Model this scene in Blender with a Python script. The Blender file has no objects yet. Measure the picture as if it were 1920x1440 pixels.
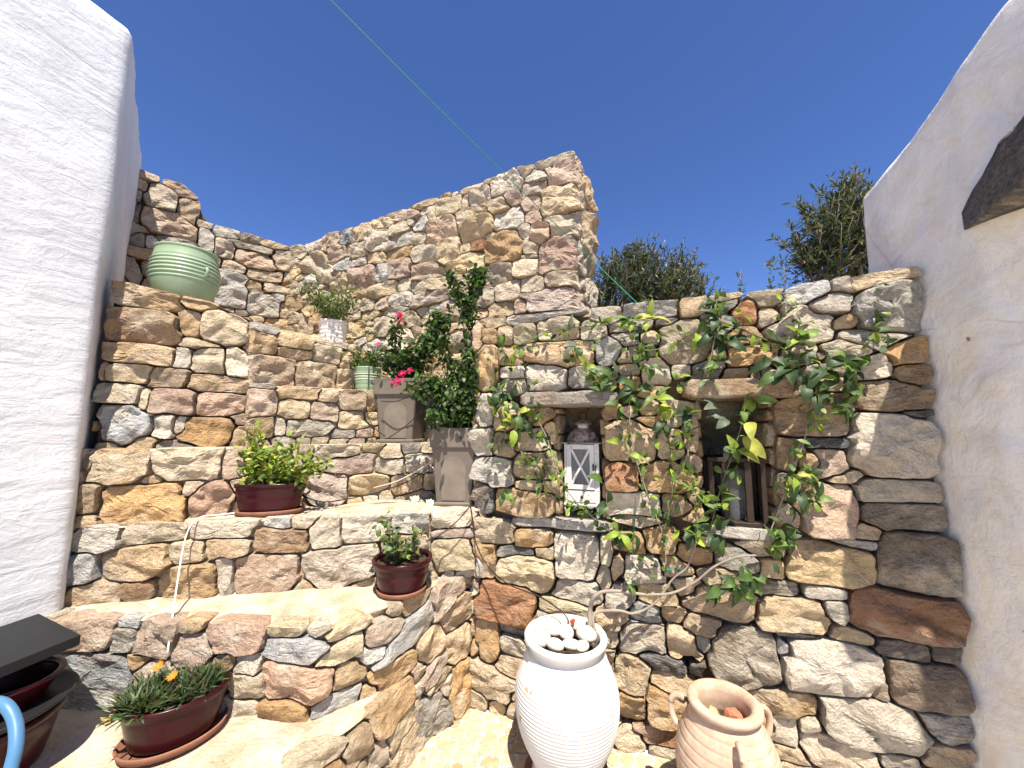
import bpy, math, random
import numpy as np
from mathutils import Vector, Matrix, Euler

# ---------------------------------------------------------------- camera, sky, sun, exposure
S = bpy.context.scene
COL = S.collection
CAM_H, PITCH, FPX = 1.6, math.radians(6.2), 723.0
cam_data = bpy.data.cameras.new("camera")
cam_data.sensor_width = 36.0
cam_data.lens = 36.0 * FPX / 1920.0
cam_data.clip_start = 0.02
cam_data.clip_end = 2000.0
cam = bpy.data.objects.new("camera", cam_data)
COL.objects.link(cam)
cam.location = (0, 0, CAM_H)
cam.rotation_euler = (math.radians(90) + PITCH, 0, 0)
S.camera = cam

SUN = Vector((0.10, -0.48, 1.0)).normalized()          # direction towards the sun
world = bpy.data.worlds.new("World")
S.world = world
world.use_nodes = True
wn, wl = world.node_tree.nodes, world.node_tree.links
wn.clear()
sky = wn.new("ShaderNodeTexSky")
sky.sky_type = 'NISHITA'
sky.sun_disc = False
sky.sun_elevation = math.asin(SUN.z)
sky.sun_rotation = math.atan2(SUN.x, SUN.y)
sky.altitude = 1200
sky.air_density = 0.85
sky.dust_density = 0.0
sky.ozone_density = 6.0
bg = wn.new("ShaderNodeBackground")
bg.inputs["Strength"].default_value = 0.094
wo = wn.new("ShaderNodeOutputWorld")
hs = wn.new("ShaderNodeHueSaturation"); hs.inputs["Saturation"].default_value = 1.10; hs.inputs["Hue"].default_value = 0.511; hs.inputs["Value"].default_value = 1.0
wl.new(sky.outputs[0], hs.inputs["Color"]); wl.new(hs.outputs[0], bg.inputs[0]); wl.new(bg.outputs[0], wo.inputs[0])
sun_data = bpy.data.lights.new("sun", 'SUN')
sun_data.energy = 5.0
sun_data.angle = math.radians(0.53)
sun_data.color = (1.0, 0.93, 0.82)
sun = bpy.data.objects.new("sun", sun_data)
COL.objects.link(sun)
sun.rotation_euler = SUN.to_track_quat('Z', 'Y').to_euler()
sun.location = (0, 0, 20)
S.view_settings.view_transform = 'Standard'
S.view_settings.look = 'None'
S.view_settings.gamma = 1.0
S.view_settings.use_curve_mapping = False
S.view_settings.exposure = 1.12
S.render.engine = 'CYCLES'
S.cycles.max_bounces = 6
S.cycles.diffuse_bounces = 3
S.cycles.transparent_max_bounces = 6
S.cycles.use_denoising = True
S.cycles.adaptive_threshold = 0.02

# ---------------------------------------------------------------- helpers: pixels of the survey to points of the place
random.seed(7)
RNG = np.random.default_rng(11)
CT, ST = math.cos(PITCH), math.sin(PITCH)
def ray(px, py):
    u, v = (px - 960) / FPX, (720 - py) / FPX
    return np.array([u, CT - v * ST, ST + v * CT])
def atz(px, py, z):
    d = ray(px, py); return d * ((z - CAM_H) / d[2]) + np.array([0, 0, CAM_H])
def aty(px, py, y):
    d = ray(px, py); return d * (y / d[1]) + np.array([0, 0, CAM_H])
def to_px(p):
    x, y, z = p[0], p[1], p[2] - CAM_H
    f = y * CT + z * ST
    return 960 + FPX * x / f, 720 - FPX * (z * CT - y * ST) / f

def link(o, parent=None):
    COL.objects.link(o)
    if parent is not None:
        o.parent = parent
        pm = Matrix.Translation(parent.location) @ parent.rotation_euler.to_matrix().to_4x4()
        o.matrix_parent_inverse = pm.inverted()          # children are given in world coordinates
    return o
def tag(o, label, cat, group=None):
    o["label"] = label; o["category"] = cat; o["kind"] = "thing"
    if group: o["group"] = group
    return o
def thing(name, label, cat, loc, group=None):
    o = bpy.data.objects.new(name, None)
    o.empty_display_size = 0.1
    o.location = loc
    COL.objects.link(o)
    return tag(o, label, cat, group)
def mesh_obj(name, verts, faces, mat, parent=None, smooth=True, origin=None, attrs=None):
    verts = np.asarray(verts, dtype=float)
    if origin is None: origin = np.zeros(3)
    origin = np.asarray(origin, dtype=float)
    me = bpy.data.meshes.new(name)
    me.from_pydata((verts - origin).tolist(), [], faces)
    if smooth: me.polygons.foreach_set("use_smooth", [True] * len(me.polygons))
    if attrs:
        for k, arr in attrs.items():
            arr = np.asarray(arr, dtype=np.float32)
            if arr.shape[1] == 4:
                a = me.attributes.new(k, 'FLOAT_COLOR', 'POINT'); a.data.foreach_set("color", arr.ravel())
            else:
                a = me.attributes.new(k, 'FLOAT_VECTOR', 'POINT'); a.data.foreach_set("vector", arr.ravel())
    if mat is not None: me.materials.append(mat)
    me.update()
    o = bpy.data.objects.new(name, me)
    o.location = origin
    return link(o, parent)

class MB:
    """collects boxes, lathes, tubes; build() links them as one mesh object"""
    def __init__(s): s.v = []; s.f = []
    def add(s, verts, faces):
        k = len(s.v); s.v += [tuple(map(float, q)) for q in verts]; s.f += [tuple(i + k for i in f) for f in faces]; return s
    def box(s, lo, hi, M=None, bevel=0.0):
        (a, b, c), (d, e, g) = lo, hi
        if bevel <= 0:
            vs = [(a,b,c),(d,b,c),(d,e,c),(a,e,c),(a,b,g),(d,b,g),(d,e,g),(a,e,g)]
            fs = [(0,3,2,1),(4,5,6,7),(0,1,5,4),(1,2,6,5),(2,3,7,6),(3,0,4,7)]
        else:
            w = bevel; vs = []; fs = []
            rows = [(c, w), (c + w, 0), (g - w, 0), (g, w)]
            for z, i in rows:
                x0, x1, y0, y1 = a + i, d - i, b + i, e - i
                vs += [(x0+w,y0,z),(x1-w,y0,z),(x1,y0+w,z),(x1,y1-w,z),(x1-w,y1,z),(x0+w,y1,z),(x0,y1-w,z),(x0,y0+w,z)]
            for r in range(3):
                for k in range(8):
                    k2 = (k + 1) % 8
                    fs.append((r*8+k, r*8+k2, r*8+8+k2, r*8+8+k))
            fs.append(tuple(range(7, -1, -1))); fs.append(tuple(range(24, 32)))
        if M is not None: vs = [M @ Vector(q) for q in vs]
        return s.add(vs, fs)
    def lathe(s, prof, c=(0, 0, 0), n=48, sx=1, sy=1, M=None, cap=True, fn=None):
        vs, fs = [], []
        for (r, z) in prof:
            for k in range(n):
                a = 2 * math.pi * k / n
                rr = r if fn is None else fn(r, z, a)
                q = Vector((rr * sx * math.cos(a), rr * sy * math.sin(a), z))
                if M is not None: q = M @ q
                vs.append((q[0] + c[0], q[1] + c[1], q[2] + c[2]))
        for i in range(len(prof) - 1):
            for k in range(n):
                k2 = (k + 1) % n
                fs.append((i*n+k, i*n+k2, (i+1)*n+k2, (i+1)*n+k))
        if cap:
            fs.append(tuple(range(n - 1, -1, -1))); m = (len(prof) - 1) * n; fs.append(tuple(range(m, m + n)))
        return s.add(vs, fs)
    def tube(s, pts, r, n=7, r1=None, cap=True):
        pts = [Vector(p) for p in pts]; vs, fs = [], []
        m = len(pts); up = Vector((0.13, 0.21, 0.97))
        for i, p in enumerate(pts):
            t = (pts[min(i + 1, m - 1)] - pts[max(i - 1, 0)])
            t = t.normalized() if t.length > 1e-9 else Vector((0, 0, 1))
            if abs(t.dot(up)) > 0.95: up = Vector((0.9, 0.3, 0.1)).normalized()
            a = t.cross(up).normalized(); b = a.cross(t)
            rr = r if r1 is None else r + (r1 - r) * i / max(1, m - 1)
            for k in range(n):
                w = 2 * math.pi * k / n
                vs.append(p + a * (rr * math.cos(w)) + b * (rr * math.sin(w)))
        for i in range(m - 1):
            for k in range(n):
                k2 = (k + 1) % n
                fs.append((i*n+k, i*n+k2, (i+1)*n+k2, (i+1)*n+k))
        if cap: fs.append(tuple(range(n - 1, -1, -1))); fs.append(tuple(range((m-1)*n, m*n)))
        return s.add(vs, fs)
    def build(s, name, mat, parent=None, smooth=True, origin=None):
        return mesh_obj(name, np.array(s.v), s.f, mat, parent, smooth, origin)
def curve_pts(pts, k=8):
    """Catmull-Rom through the points"""
    P = [np.asarray(p, float) for p in pts]; P = [2*P[0]-P[1]] + P + [2*P[-1]-P[-2]]; out = []
    for i in range(1, len(P) - 2):
        for j in range(k):
            t = j / k; a, b, c, d = P[i-1], P[i], P[i+1], P[i+2]
            out.append(0.5*((2*b)+(-a+c)*t+(2*a-5*b+4*c-d)*t*t+(-a+3*b-3*c+d)*t**3))
    out.append(P[-2]); return out

_G = RNG.normal(size=(64, 3)); _Ph = RNG.uniform(0, 6.28, 64)
def wob(P, scale, octs=3, seed=0):
    """smooth pseudo noise in [-1,1] for an array of points (n,3)"""
    P = np.asarray(P, float); out = np.zeros(len(P)); amp, tot = 1.0, 0.0
    for o in range(octs):
        f = scale * 2.0 ** o; acc = np.zeros(len(P))
        for k in range(5):
            g = _G[(seed * 7 + o * 5 + k) % 64]; acc += np.sin(P @ g * f + _Ph[(seed * 3 + o * 11 + k) % 64])
        out += amp * acc / 2.6; tot += amp; amp *= 0.5
    return np.clip(out / tot, -1.2, 1.2)

# ---------------------------------------------------------------- materials
def new_mat(name):
    m = bpy.data.materials.new(name); m.use_nodes = True
    nt = m.node_tree; nt.nodes.clear()
    out = nt.nodes.new("ShaderNodeOutputMaterial"); b = nt.nodes.new("ShaderNodeBsdfPrincipled")
    nt.links.new(b.outputs[0], out.inputs[0])
    return m, nt, b, out
def N(nt, kind, **kw):
    n = nt.nodes.new(kind)
    for k, v in kw.items():
        if k in n.inputs: n.inputs[k].default_value = v
        else: setattr(n, k, v)
    return n
def noise(nt, vec, scale, detail=6, rough=0.6, dist=0.0):
    n = N(nt, "ShaderNodeTexNoise", Scale=scale, Detail=detail, Roughness=rough, Distortion=dist)
    if vec is not None: nt.links.new(vec, n.inputs["Vector"])
    return n.outputs["Fac"]
def ramp(nt, fac, stops):
    r = nt.nodes.new("ShaderNodeValToRGB"); cr = r.color_ramp
    while len(cr.elements) < len(stops): cr.elements.new(0.5)
    for e, (p, c) in zip(cr.elements, stops):
        e.position = p; e.color = (c, c, c, 1) if not isinstance(c, tuple) else (*c, 1)
    nt.links.new(fac, r.inputs[0]); return r.outputs[0]
def mix(nt, a, b, fac, kind='MIX'):
    m = nt.nodes.new("ShaderNodeMix"); m.data_type = 'RGBA'; m.blend_type = kind
    for sock, val in ((m.inputs["Factor"], fac), (m.inputs["A"], a), (m.inputs["B"], b)):
        if hasattr(val, "links"): nt.links.new(val, sock)
        elif isinstance(val, tuple): sock.default_value = (*val, 1)
        else: sock.default_value = val
    return m.outputs["Result"]
def math_n(nt, op, a, b):
    m = nt.nodes.new("ShaderNodeMath"); m.operation = op
    for i, val in enumerate((a, b)):
        if hasattr(val, "links"): nt.links.new(val, m.inputs[i])
        else: m.inputs[i].default_value = val
    return m.outputs[0]
def bump(nt, b, h, strength, dist, prev=None):
    n = N(nt, "ShaderNodeBump", Strength=strength, Distance=dist)
    nt.links.new(h, n.inputs["Height"])
    if prev is not None: nt.links.new(prev, n.inputs["Normal"])
    nt.links.new(n.outputs[0], b.inputs["Normal"]); return n.outputs[0]
def mapping(nt, vec, scale):
    m = nt.nodes.new("ShaderNodeMapping"); m.inputs["Scale"].default_value = scale
    nt.links.new(vec, m.inputs["Vector"]); return m.outputs[0]
def obj_coord(nt):
    return nt.nodes.new("ShaderNodeTexCoord").outputs["Object"]

def stone_material():
    m, nt, b, out = new_mat("stone")
    at = N(nt, "ShaderNodeAttribute", attribute_name="tint"); uv = N(nt, "ShaderNodeAttribute", attribute_name="suv").outputs["Vector"]
    tint, vein = at.outputs["Color"], at.outputs["Alpha"]
    big = N(nt, "ShaderNodeTexNoise", Scale=5.0, Detail=4, Roughness=0.62); nt.links.new(uv, big.inputs["Vector"])
    sep = nt.nodes.new("ShaderNodeSeparateColor"); nt.links.new(big.outputs["Color"], sep.inputs[0])
    c = mix(nt, tint, (0.34, 0.18, 0.07), math_n(nt, 'MULTIPLY', ramp(nt, sep.outputs[0], [(0.52, 0.0), (0.72, 1.0)]), 0.36))
    c = mix(nt, c, (0.68, 0.60, 0.475), math_n(nt, 'MULTIPLY', ramp(nt, sep.outputs[1], [(0.50, 0.0), (0.68, 1.0)]), 0.6))
    c = mix(nt, c, (0.42, 0.27, 0.20), math_n(nt, 'MULTIPLY', ramp(nt, sep.outputs[2], [(0.52, 0.0), (0.72, 1.0)]), 0.3))
    strk = noise(nt, mapping(nt, uv, (5, 46, 46)), 1.6, 4, 0.6, 0.35)
    c = mix(nt, c, mix(nt, c, ramp(nt, strk, [(0.33, 0.42), (0.66, 1.3)]), 1.0, 'MULTIPLY'), vein)
    rough_n = noise(nt, uv, 24, 6, 0.70)
    c = mix(nt, c, ramp(nt, rough_n, [(0.30, 0.66), (0.5, 1.02), (0.75, 1.2)]), 0.8, 'MULTIPLY')
    fine = noise(nt, uv, 150, 2, 0.6)
    c = mix(nt, c, ramp(nt, fine, [(0.3, 0.72), (0.55, 1.05)]), 0.5, 'MULTIPLY')
    nt.links.new(c, b.inputs["Base Color"])
    b.inputs["Roughness"].default_value = 0.9
    b.inputs["Specular IOR Level"].default_value = 0.2
    h = math_n(nt, 'ADD', math_n(nt, 'MULTIPLY', rough_n, 1.0), math_n(nt, 'MULTIPLY', fine, 0.10))
    h = math_n(nt, 'ADD', h, math_n(nt, 'MULTIPLY', math_n(nt, 'MULTIPLY', strk, vein), 0.5))
    h = math_n(nt, 'ADD', h, math_n(nt, 'MULTIPLY', noise(nt, uv, 62, 3, 0.65), 0.28))
    bump(nt, b, h, 1.0, 0.050)
    return m
def simple(name, col, rough=0.7, var=0.25, vscale=8, bscale=40, bstr=0.3, bdist=0.004, spec=0.4, coat=0.0, metal=0.0, col2=None, mask=(0.5, 0.7)):
    m, nt, b, out = new_mat(name)
    co = obj_coord(nt)
    c = mix(nt, col, ramp(nt, noise(nt, co, vscale, 6, 0.65), [(0.3, 1 - var), (0.7, 1 + var * 0.6)]), 1.0, 'MULTIPLY')
    if col2 is not None:
        c = mix(nt, c, col2, ramp(nt, noise(nt, co, vscale * 1.7, 7, 0.7), [(mask[0], 0.0), (mask[1], 1.0)]))
    nt.links.new(c, b.inputs["Base Color"])
    b.inputs["Roughness"].default_value = rough; b.inputs["Specular IOR Level"].default_value = spec
    b.inputs["Coat Weight"].default_value = coat; b.inputs["Coat Roughness"].default_value = 0.12
    b.inputs["Metallic"].default_value = metal
    if bstr > 0: bump(nt, b, noise(nt, co, bscale, 6, 0.65), bstr, bdist)
    return m
def leaf_material():
    m, nt, b, out = new_mat("leaf")
    at = N(nt, "ShaderNodeAttribute", attribute_name="tint").outputs["Color"]
    c = mix(nt, at, ramp(nt, noise(nt, obj_coord(nt), 30, 3, 0.6), [(0.3, 0.72), (0.7, 1.2)]), 1.0, 'MULTIPLY')
    nt.links.new(c, b.inputs["Base Color"])
    b.inputs["Roughness"].default_value = 0.5; b.inputs["Specular IOR Level"].default_value = 0.35
    tr = nt.nodes.new("ShaderNodeBsdfTranslucent"); nt.links.new(mix(nt, c, (1.35, 1.5, 0.55), 1.0, 'MULTIPLY'), tr.inputs[0])
    ms = nt.nodes.new("ShaderNodeMixShader"); ms.inputs[0].default_value = 0.28
    nt.links.new(b.outputs[0], ms.inputs[1]); nt.links.new(tr.outputs[0], ms.inputs[2]); nt.links.new(ms.outputs[0], out.inputs[0])
    return m
def petal_material(name, col):
    m, nt, b, out = new_mat(name)
    b.inputs["Base Color"].default_value = (*col, 1); b.inputs["Roughness"].default_value = 0.6
    tr = nt.nodes.new("ShaderNodeBsdfTranslucent"); tr.inputs[0].default_value = (*col, 1)
    ms = nt.nodes.new("ShaderNodeMixShader"); ms.inputs[0].default_value = 0.35
    nt.links.new(b.outputs[0], ms.inputs[1]); nt.links.new(tr.outputs[0], ms.inputs[2]); nt.links.new(ms.outputs[0], out.inputs[0])
    return m
def plaster(name, col, stain, stain_amt, relief, swirl):
    m, nt, b, out = new_mat(name)
    co = obj_coord(nt)
    c = mix(nt, col, ramp(nt, noise(nt, co, 2.2, 7, 0.65, 0.6), [(0.3, 0.86), (0.7, 1.04)]), 1.0, 'MULTIPLY')
    for k, (sc, st) in enumerate(stain):
        f = ramp(nt, noise(nt, mapping(nt, co, (1 + k * .3, 1.2, 0.8 + .2 * k)), sc, 6, 0.62, 1.6), [(0.47, 0.0), (0.72, 1.0)])
        c = mix(nt, c, st, math_n(nt, 'MULTIPLY', f, stain_amt))
    if name.startswith("weathered"):
        c = mix(nt, c, (0.20, 0.14, 0.09), ramp(nt, noise(nt, mapping(nt, co, (1, 1, .7)), 13, 3, 0.5), [(0.735, 0.0), (0.76, 0.9)]))
        cr = N(nt, "ShaderNodeTexVoronoi", Scale=1.7, feature='DISTANCE_TO_EDGE'); nt.links.new(mix(nt, co, N(nt, "ShaderNodeTexNoise", Scale=5.0, Detail=5).outputs["Color"], 0.16), cr.inputs["Vector"])
        c = mix(nt, c, (0.33, 0.25, 0.18), math_n(nt, 'MULTIPLY', ramp(nt, cr.outputs["Distance"], [(0.0, 1.0), (0.010, 0.0)]), ramp(nt, noise(nt, co, 1.6, 2, 0.5), [(0.5, 0.0), (0.62, 0.7)])))
    nt.links.new(c, b.inputs["Base Color"]); b.inputs["Roughness"].default_value = 0.9; b.inputs["Specular IOR Level"].default_value = 0.2
    mp = nt.nodes.new("ShaderNodeMapping"); mp.inputs["Rotation"].default_value = (0.55, 0.1, 0.0); mp.inputs["Scale"].default_value = (1, 0.8, 2.3) if not name.startswith("weathered") else (1, 1.1, 1.0); nt.links.new(co, mp.inputs["Vector"])
    p = bump(nt, b, noise(nt, mp.outputs[0], 5.0, 8, 0.58, swirl), relief, 0.035)
    p = bump(nt, b, noise(nt, co, 26, 6, 0.65, 0.5), 0.35, 0.010, p)
    bump(nt, b, noise(nt, co, 160, 4, 0.7), 0.35, 0.003, p)
    return m
M = {}
M['stone'] = stone_material()
M['mortar'] = simple("mortar", (0.13, 0.092, 0.058), 0.95, 0.4, 12, 45, 0.8, 0.012, 0.1)
M['tread'] = simple("tread_mortar", (0.485, 0.365, 0.24), 0.9, 0.42, 3.6, 26, 1.0, 0.026, 0.15, col2=(0.575, 0.50, 0.39), mask=(0.40, 0.60))
M['paving'] = simple("paving_tile", (0.46, 0.36, 0.22), 0.75, 0.22, 14, 40, 0.25, 0.004, 0.3, col2=(0.50, 0.43, 0.31))
M['grout'] = simple("grout", (0.66, 0.61, 0.53), 0.95, 0.2, 20, 60, 0.4, 0.004, 0.1)
M['ground'] = simple("ground", (0.40, 0.33, 0.24), 0.95, 0.25, 3, 20, 0.5, 0.01, 0.1)
M['hill'] = simple("hillside_earth", (0.22, 0.17, 0.10), 0.95, 0.4, 2, 10, 0.8, 0.03, 0.1)
M['white_lit'] = plaster("whitewash", (0.69, 0.70, 0.715), [(1.5, (0.60, 0.605, 0.62))], 0.35, 0.33, 0.6)
M['white_old'] = plaster("weathered_whitewash", (0.83, 0.79, 0.73), [(3.0, (0.76, 0.62, 0.42)), (2.4, (0.56, 0.58, 0.68)), (5.0, (0.64, 0.56, 0.46))], 0.62, 0.55, 0.35)
def vary(m, amt):
    nt = m.node_tree; b = [n for n in nt.nodes if n.type == 'BSDF_PRINCIPLED'][0]; src = b.inputs["Base Color"].links[0].from_socket
    r = nt.nodes.new("ShaderNodeObjectInfo").outputs["Random"]
    nt.links.new(mix(nt, src, ramp(nt, r, [(0.0, (1 - amt, 1 - amt * 1.15, 1 - amt * 1.4)), (0.6, (1.0, 1.0, 1.0)), (1.0, (1.06, 1.08, 1.12))]), 1.0, 'MULTIPLY'), b.inputs["Base Color"])
vary(M['paving'], 0.3)
M['leaf'] = leaf_material()
M['bark'] = simple("bark", (0.24, 0.18, 0.13), 0.9, 0.35, 20, 60, 0.8, 0.006, 0.1)
M['palestem'] = simple("pale_stem", (0.29, 0.24, 0.195), 0.8, 0.25, 20, 80, 0.4, 0.002, 0.2)
M['greenstem'] = simple("green_stem", (0.12, 0.15, 0.05), 0.7, 0.25, 20, 80, 0.3, 0.002, 0.2)
M['maroon'] = simple("maroon_glaze", (0.032, 0.0022, 0.005), 0.30, 0.25, 7, 30, 0.05, 0.002, 0.22, coat=0.06)
M['terracotta'] = simple("terracotta", (0.45, 0.30, 0.21), 0.88, 0.24, 7, 60, 0.3, 0.003, 0.12, col2=(0.52, 0.41, 0.31), mask=(0.42, 0.66))
M['saucer'] = simple("saucer_clay", (0.25, 0.115, 0.072), 0.8, 0.3, 9, 60, 0.3, 0.003, 0.2)
M['jar_white'] = simple("white_jar_paint", (0.64, 0.62, 0.585), 0.6, 0.10, 5, 60, 0.25, 0.003, 0.3, col2=(0.42, 0.22, 0.11), mask=(0.63, 0.645))
M['green_glaze'] = simple("green_glaze", (0.25, 0.34, 0.215), 0.5, 0.14, 6, 40, 0.08, 0.002, 0.4, coat=0.05)
M['pale_band'] = simple("pale_green_band", (0.55, 0.62, 0.48), 0.4, 0.08, 6, 40, 0.05, 0.002, 0.5)
M['white_pot'] = simple("white_pot_paint", (0.66, 0.63, 0.60), 0.6, 0.12, 10, 70, 0.3, 0.003, 0.3)
M['taupe'] = simple("taupe_plastic", (0.155, 0.128, 0.103), 0.75, 0.16, 6, 60, 0.3, 0.002, 0.25)
M['taupe_pale'] = simple("pale_taupe", (0.20, 0.167, 0.134), 0.85, 0.22, 9, 60, 0.3, 0.002, 0.2)  # slightly paler taupe for the arch on the planters' fronts
M['soil'] = simple("soil", (0.07, 0.048, 0.032), 0.95, 0.5, 40, 120, 1.0, 0.012, 0.1)
M['black'] = simple("black_board", (0.010, 0.011, 0.012), 0.6, 0.25, 9, 80, 0.15, 0.002, 0.3)
M['blackplastic'] = simple("black_plastic", (0.012, 0.012, 0.013), 0.55, 0.2, 9, 60, 0.1, 0.002, 0.3)
M['greytube'] = simple("dusty_tube", (0.05, 0.042, 0.034), 0.7, 0.2, 9, 60, 0.1, 0.001, 0.3)
M['blue'] = simple("blue_hose_plastic", (0.065, 0.17, 0.31), 0.4, 0.08, 9, 60, 0.05, 0.001, 0.4)
M['whitecable'] = simple("white_cable", (0.66, 0.65, 0.60), 0.6, 0.08, 9, 60, 0.05, 0.001, 0.3)
M['cord_green'] = simple("green_cord", (0.01, 0.20, 0.13), 0.6, 0.1, 9, 60, 0.05, 0.001, 0.3)
M['lantern_white'] = simple("chipped_white_paint", (0.62, 0.60, 0.57), 0.7, 0.12, 25, 80, 0.35, 0.003, 0.25, col2=(0.16, 0.11, 0.08), mask=(0.60, 0.66))
M['lantern_roof'] = simple("rusted_white_metal", (0.34, 0.28, 0.23), 0.7, 0.25, 25, 90, 0.4, 0.002, 0.3, col2=(0.10, 0.065, 0.045), mask=(0.50, 0.58))
M['dark_metal'] = simple("dark_metal", (0.03, 0.026, 0.024), 0.55, 0.2, 20, 60, 0.2, 0.001, 0.4, metal=0.5)
M['dark_wood'] = simple("dark_wood", (0.036, 0.022, 0.015), 0.65, 0.35, 18, 70, 0.4, 0.002, 0.3)
M['pebble'] = simple("pebble", (0.62, 0.56, 0.47), 0.6, 0.10, 10, 50, 0.15, 0.002, 0.3, col2=(0.60, 0.45, 0.27), mask=(0.6, 0.85))
M['red'] = simple("red_plastic", (0.55, 0.03, 0.02), 0.5, 0.1, 9, 60, 0.05, 0.001, 0.4)
M['rock_yellow'] = simple("yellow_rock", (0.50, 0.36, 0.18), 0.85, 0.2, 15, 60, 0.6, 0.006, 0.2)
M['brick_red'] = simple("broken_brick", (0.42, 0.17, 0.10), 0.9, 0.2, 15, 60, 0.6, 0.006, 0.2)
M['magenta'] = petal_material("magenta_bract", (0.72, 0.02, 0.16))
M['orange'] = petal_material("orange_petal", (0.85, 0.23, 0.01))
M['cream_petal'] = petal_material("cream_petal", (0.80, 0.72, 0.48))
M['dry'] = simple("dry_leaf", (0.42, 0.26, 0.08), 0.8, 0.3, 30, 60, 0.3, 0.002, 0.2)
M['slab'] = simple("schist_slab", (0.15, 0.14, 0.13), 0.85, 0.35, 6, 22, 0.9, 0.02, 0.2, col2=(0.23, 0.17, 0.11), mask=(0.5, 0.7))
def glass_mat():
    m, nt, b, out = new_mat("lantern_glass")
    b.inputs["Base Color"].default_value = (0.8, 0.83, 0.82, 1); b.inputs["Roughness"].default_value = 0.08
    b.inputs["Transmission Weight"].default_value = 0.9; b.inputs["IOR"].default_value = 1.1
    return m
M['glass'] = glass_mat()
# ---------------------------------------------------------------- ground and hillside
def sheet(name, pts, z, mat, kind="structure"):
    o = mesh_obj(name, [(x, y, z) for x, y in pts], [tuple(range(len(pts)))], mat, smooth=False)
    o["kind"] = kind
    return o
sheet("ground", [(-300, -300), (300, -300), (300, 300), (-300, 300)], -0.004, M['ground'])
sheet("hillside", [(-2.6, 4.2), (0.66, 2.98), (0.7, 2.55), (2.1, 2.0), (60, 2.0), (60, 120), (-60, 120), (-60, 4.2)], 1.45, M['hill'])

# ---------------------------------------------------------------- dry stone faces
TINT = dict(w=(.62,.55,.445,.12), c=(.59,.485,.335,.1), y=(.60,.48,.295,.1), t=(.53,.395,.25,.12), p=(.555,.42,.315,.1),
            k=(.515,.365,.28,.1), o=(.53,.35,.18,.15), b=(.37,.255,.155,.25), r=(.39,.21,.115,.2), g=(.42,.39,.34,.7),
            u=(.54,.515,.47,.45), s=(.16,.158,.152,.8), d=(.26,.205,.15,.45), z=(.345,.31,.26,.5))
class Face:
    """a vertical face along a plan path (left to right as seen from the front)"""
    def __init__(s, pts):
        s.p = np.array(pts, float); d = np.diff(s.p, axis=0); s.L = np.linalg.norm(d, axis=1); s.t = d / s.L[:, None]
        s.n = np.stack([s.t[:, 1], -s.t[:, 0]], 1); s.cum = np.concatenate([[0], np.cumsum(s.L)]); s.S = s.cum[-1]
    def map(s, q, z, d):
        q = np.asarray(q, float); i = np.clip(np.searchsorted(s.cum, q, side='right') - 1, 0, len(s.L) - 1)
        base = s.p[i] + s.t[i] * (q - s.cum[i])[:, None]; n = s.n[i].copy(); w = 0.03
        for k in range(1, len(s.L)):
            a = (q - s.cum[k]) / w; m = np.abs(a) < 1
            if m.any():
                f = (a[m] * 0.5 + 0.5)[:, None]; nn = s.n[k-1] * (1 - f) + s.n[k] * f
                n[m] = nn / np.linalg.norm(nn, axis=1)[:, None]
        xy = base + n * np.asarray(d)[:, None]
        return np.column_stack([xy, z])
    def hit(s, px, py, segs=None):
        d = ray(px, py); best = None
        for i in range(len(s.L)):
            if segs is not None and i not in segs: continue
            A, t = s.p[i], s.t[i]
            det = d[0] * (-t[1]) + t[0] * d[1]
            if abs(det) < 1e-9: continue
            k = (A[0] * (-t[1]) + t[0] * A[1]) / det; l = (d[0] * A[1] - d[1] * A[0]) / det
            if k <= 0 or s.n[i] @ d[:2] > 0: continue
            miss = max(0, -l, l - s.L[i])
            if best is None or miss < best[0] - 1e-6: best = (miss, s.cum[i] + l, CAM_H + d[2] * k)
        return best[1], best[2]
NR = 34
RINGS = [(0.90, -0.075), (1.0, -0.03), (0.988, 0), (0.94, 0), (0.80, 0), (0.62, 0), (0.42, 0), (0.20, 0)]
def ring_faces(n, m):
    fs = [(i*n+k, i*n+(k+1) % n, (i+1)*n+(k+1) % n, (i+1)*n+k) for i in range(m-1) for k in range(n)]
    c = n * m
    return fs + [((m-1)*n+k, (m-1)*n+(k+1) % n, c) for k in range(n)]
STONE_FACES = ring_faces(NR, len(RINGS))

def mk_seed(rng, s, z, a, b, tilt, e, void=False):
    """centre, half sizes, tilt, squareness, then three chamfers (angle, reach) that break the corners"""
    ch = []
    for q in rng.permutation(4)[:3]:
        ch += [(0.5 + q) * math.pi / 2 + rng.normal(0, 0.22), 9.0 if void else rng.uniform(0.96, 1.40)]
    return [s, z, a, b, tilt, e] + ch
def sdist(X, Z, sd):
    """(P,) points against (N,) seeds -> (P,N) approximate distance to each block"""
    dx = X[:, None] - sd[None, :, 0]; dz = Z[:, None] - sd[None, :, 1]; c, s_ = np.cos(sd[:, 4]), np.sin(sd[:, 4])
    u = (dx * c + dz * s_) / sd[:, 2]; v = (-dx * s_ + dz * c) / sd[:, 3]; e = sd[:, 5]
    q = (np.abs(u) ** e + np.abs(v) ** e) ** (1 / e)
    for k in (6, 8, 10): q = np.maximum(q, (u * np.cos(sd[:, k]) + v * np.sin(sd[:, k])) / sd[:, k+1])
    return (q - 1) * np.minimum(sd[:, 2], sd[:, 3])
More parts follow.
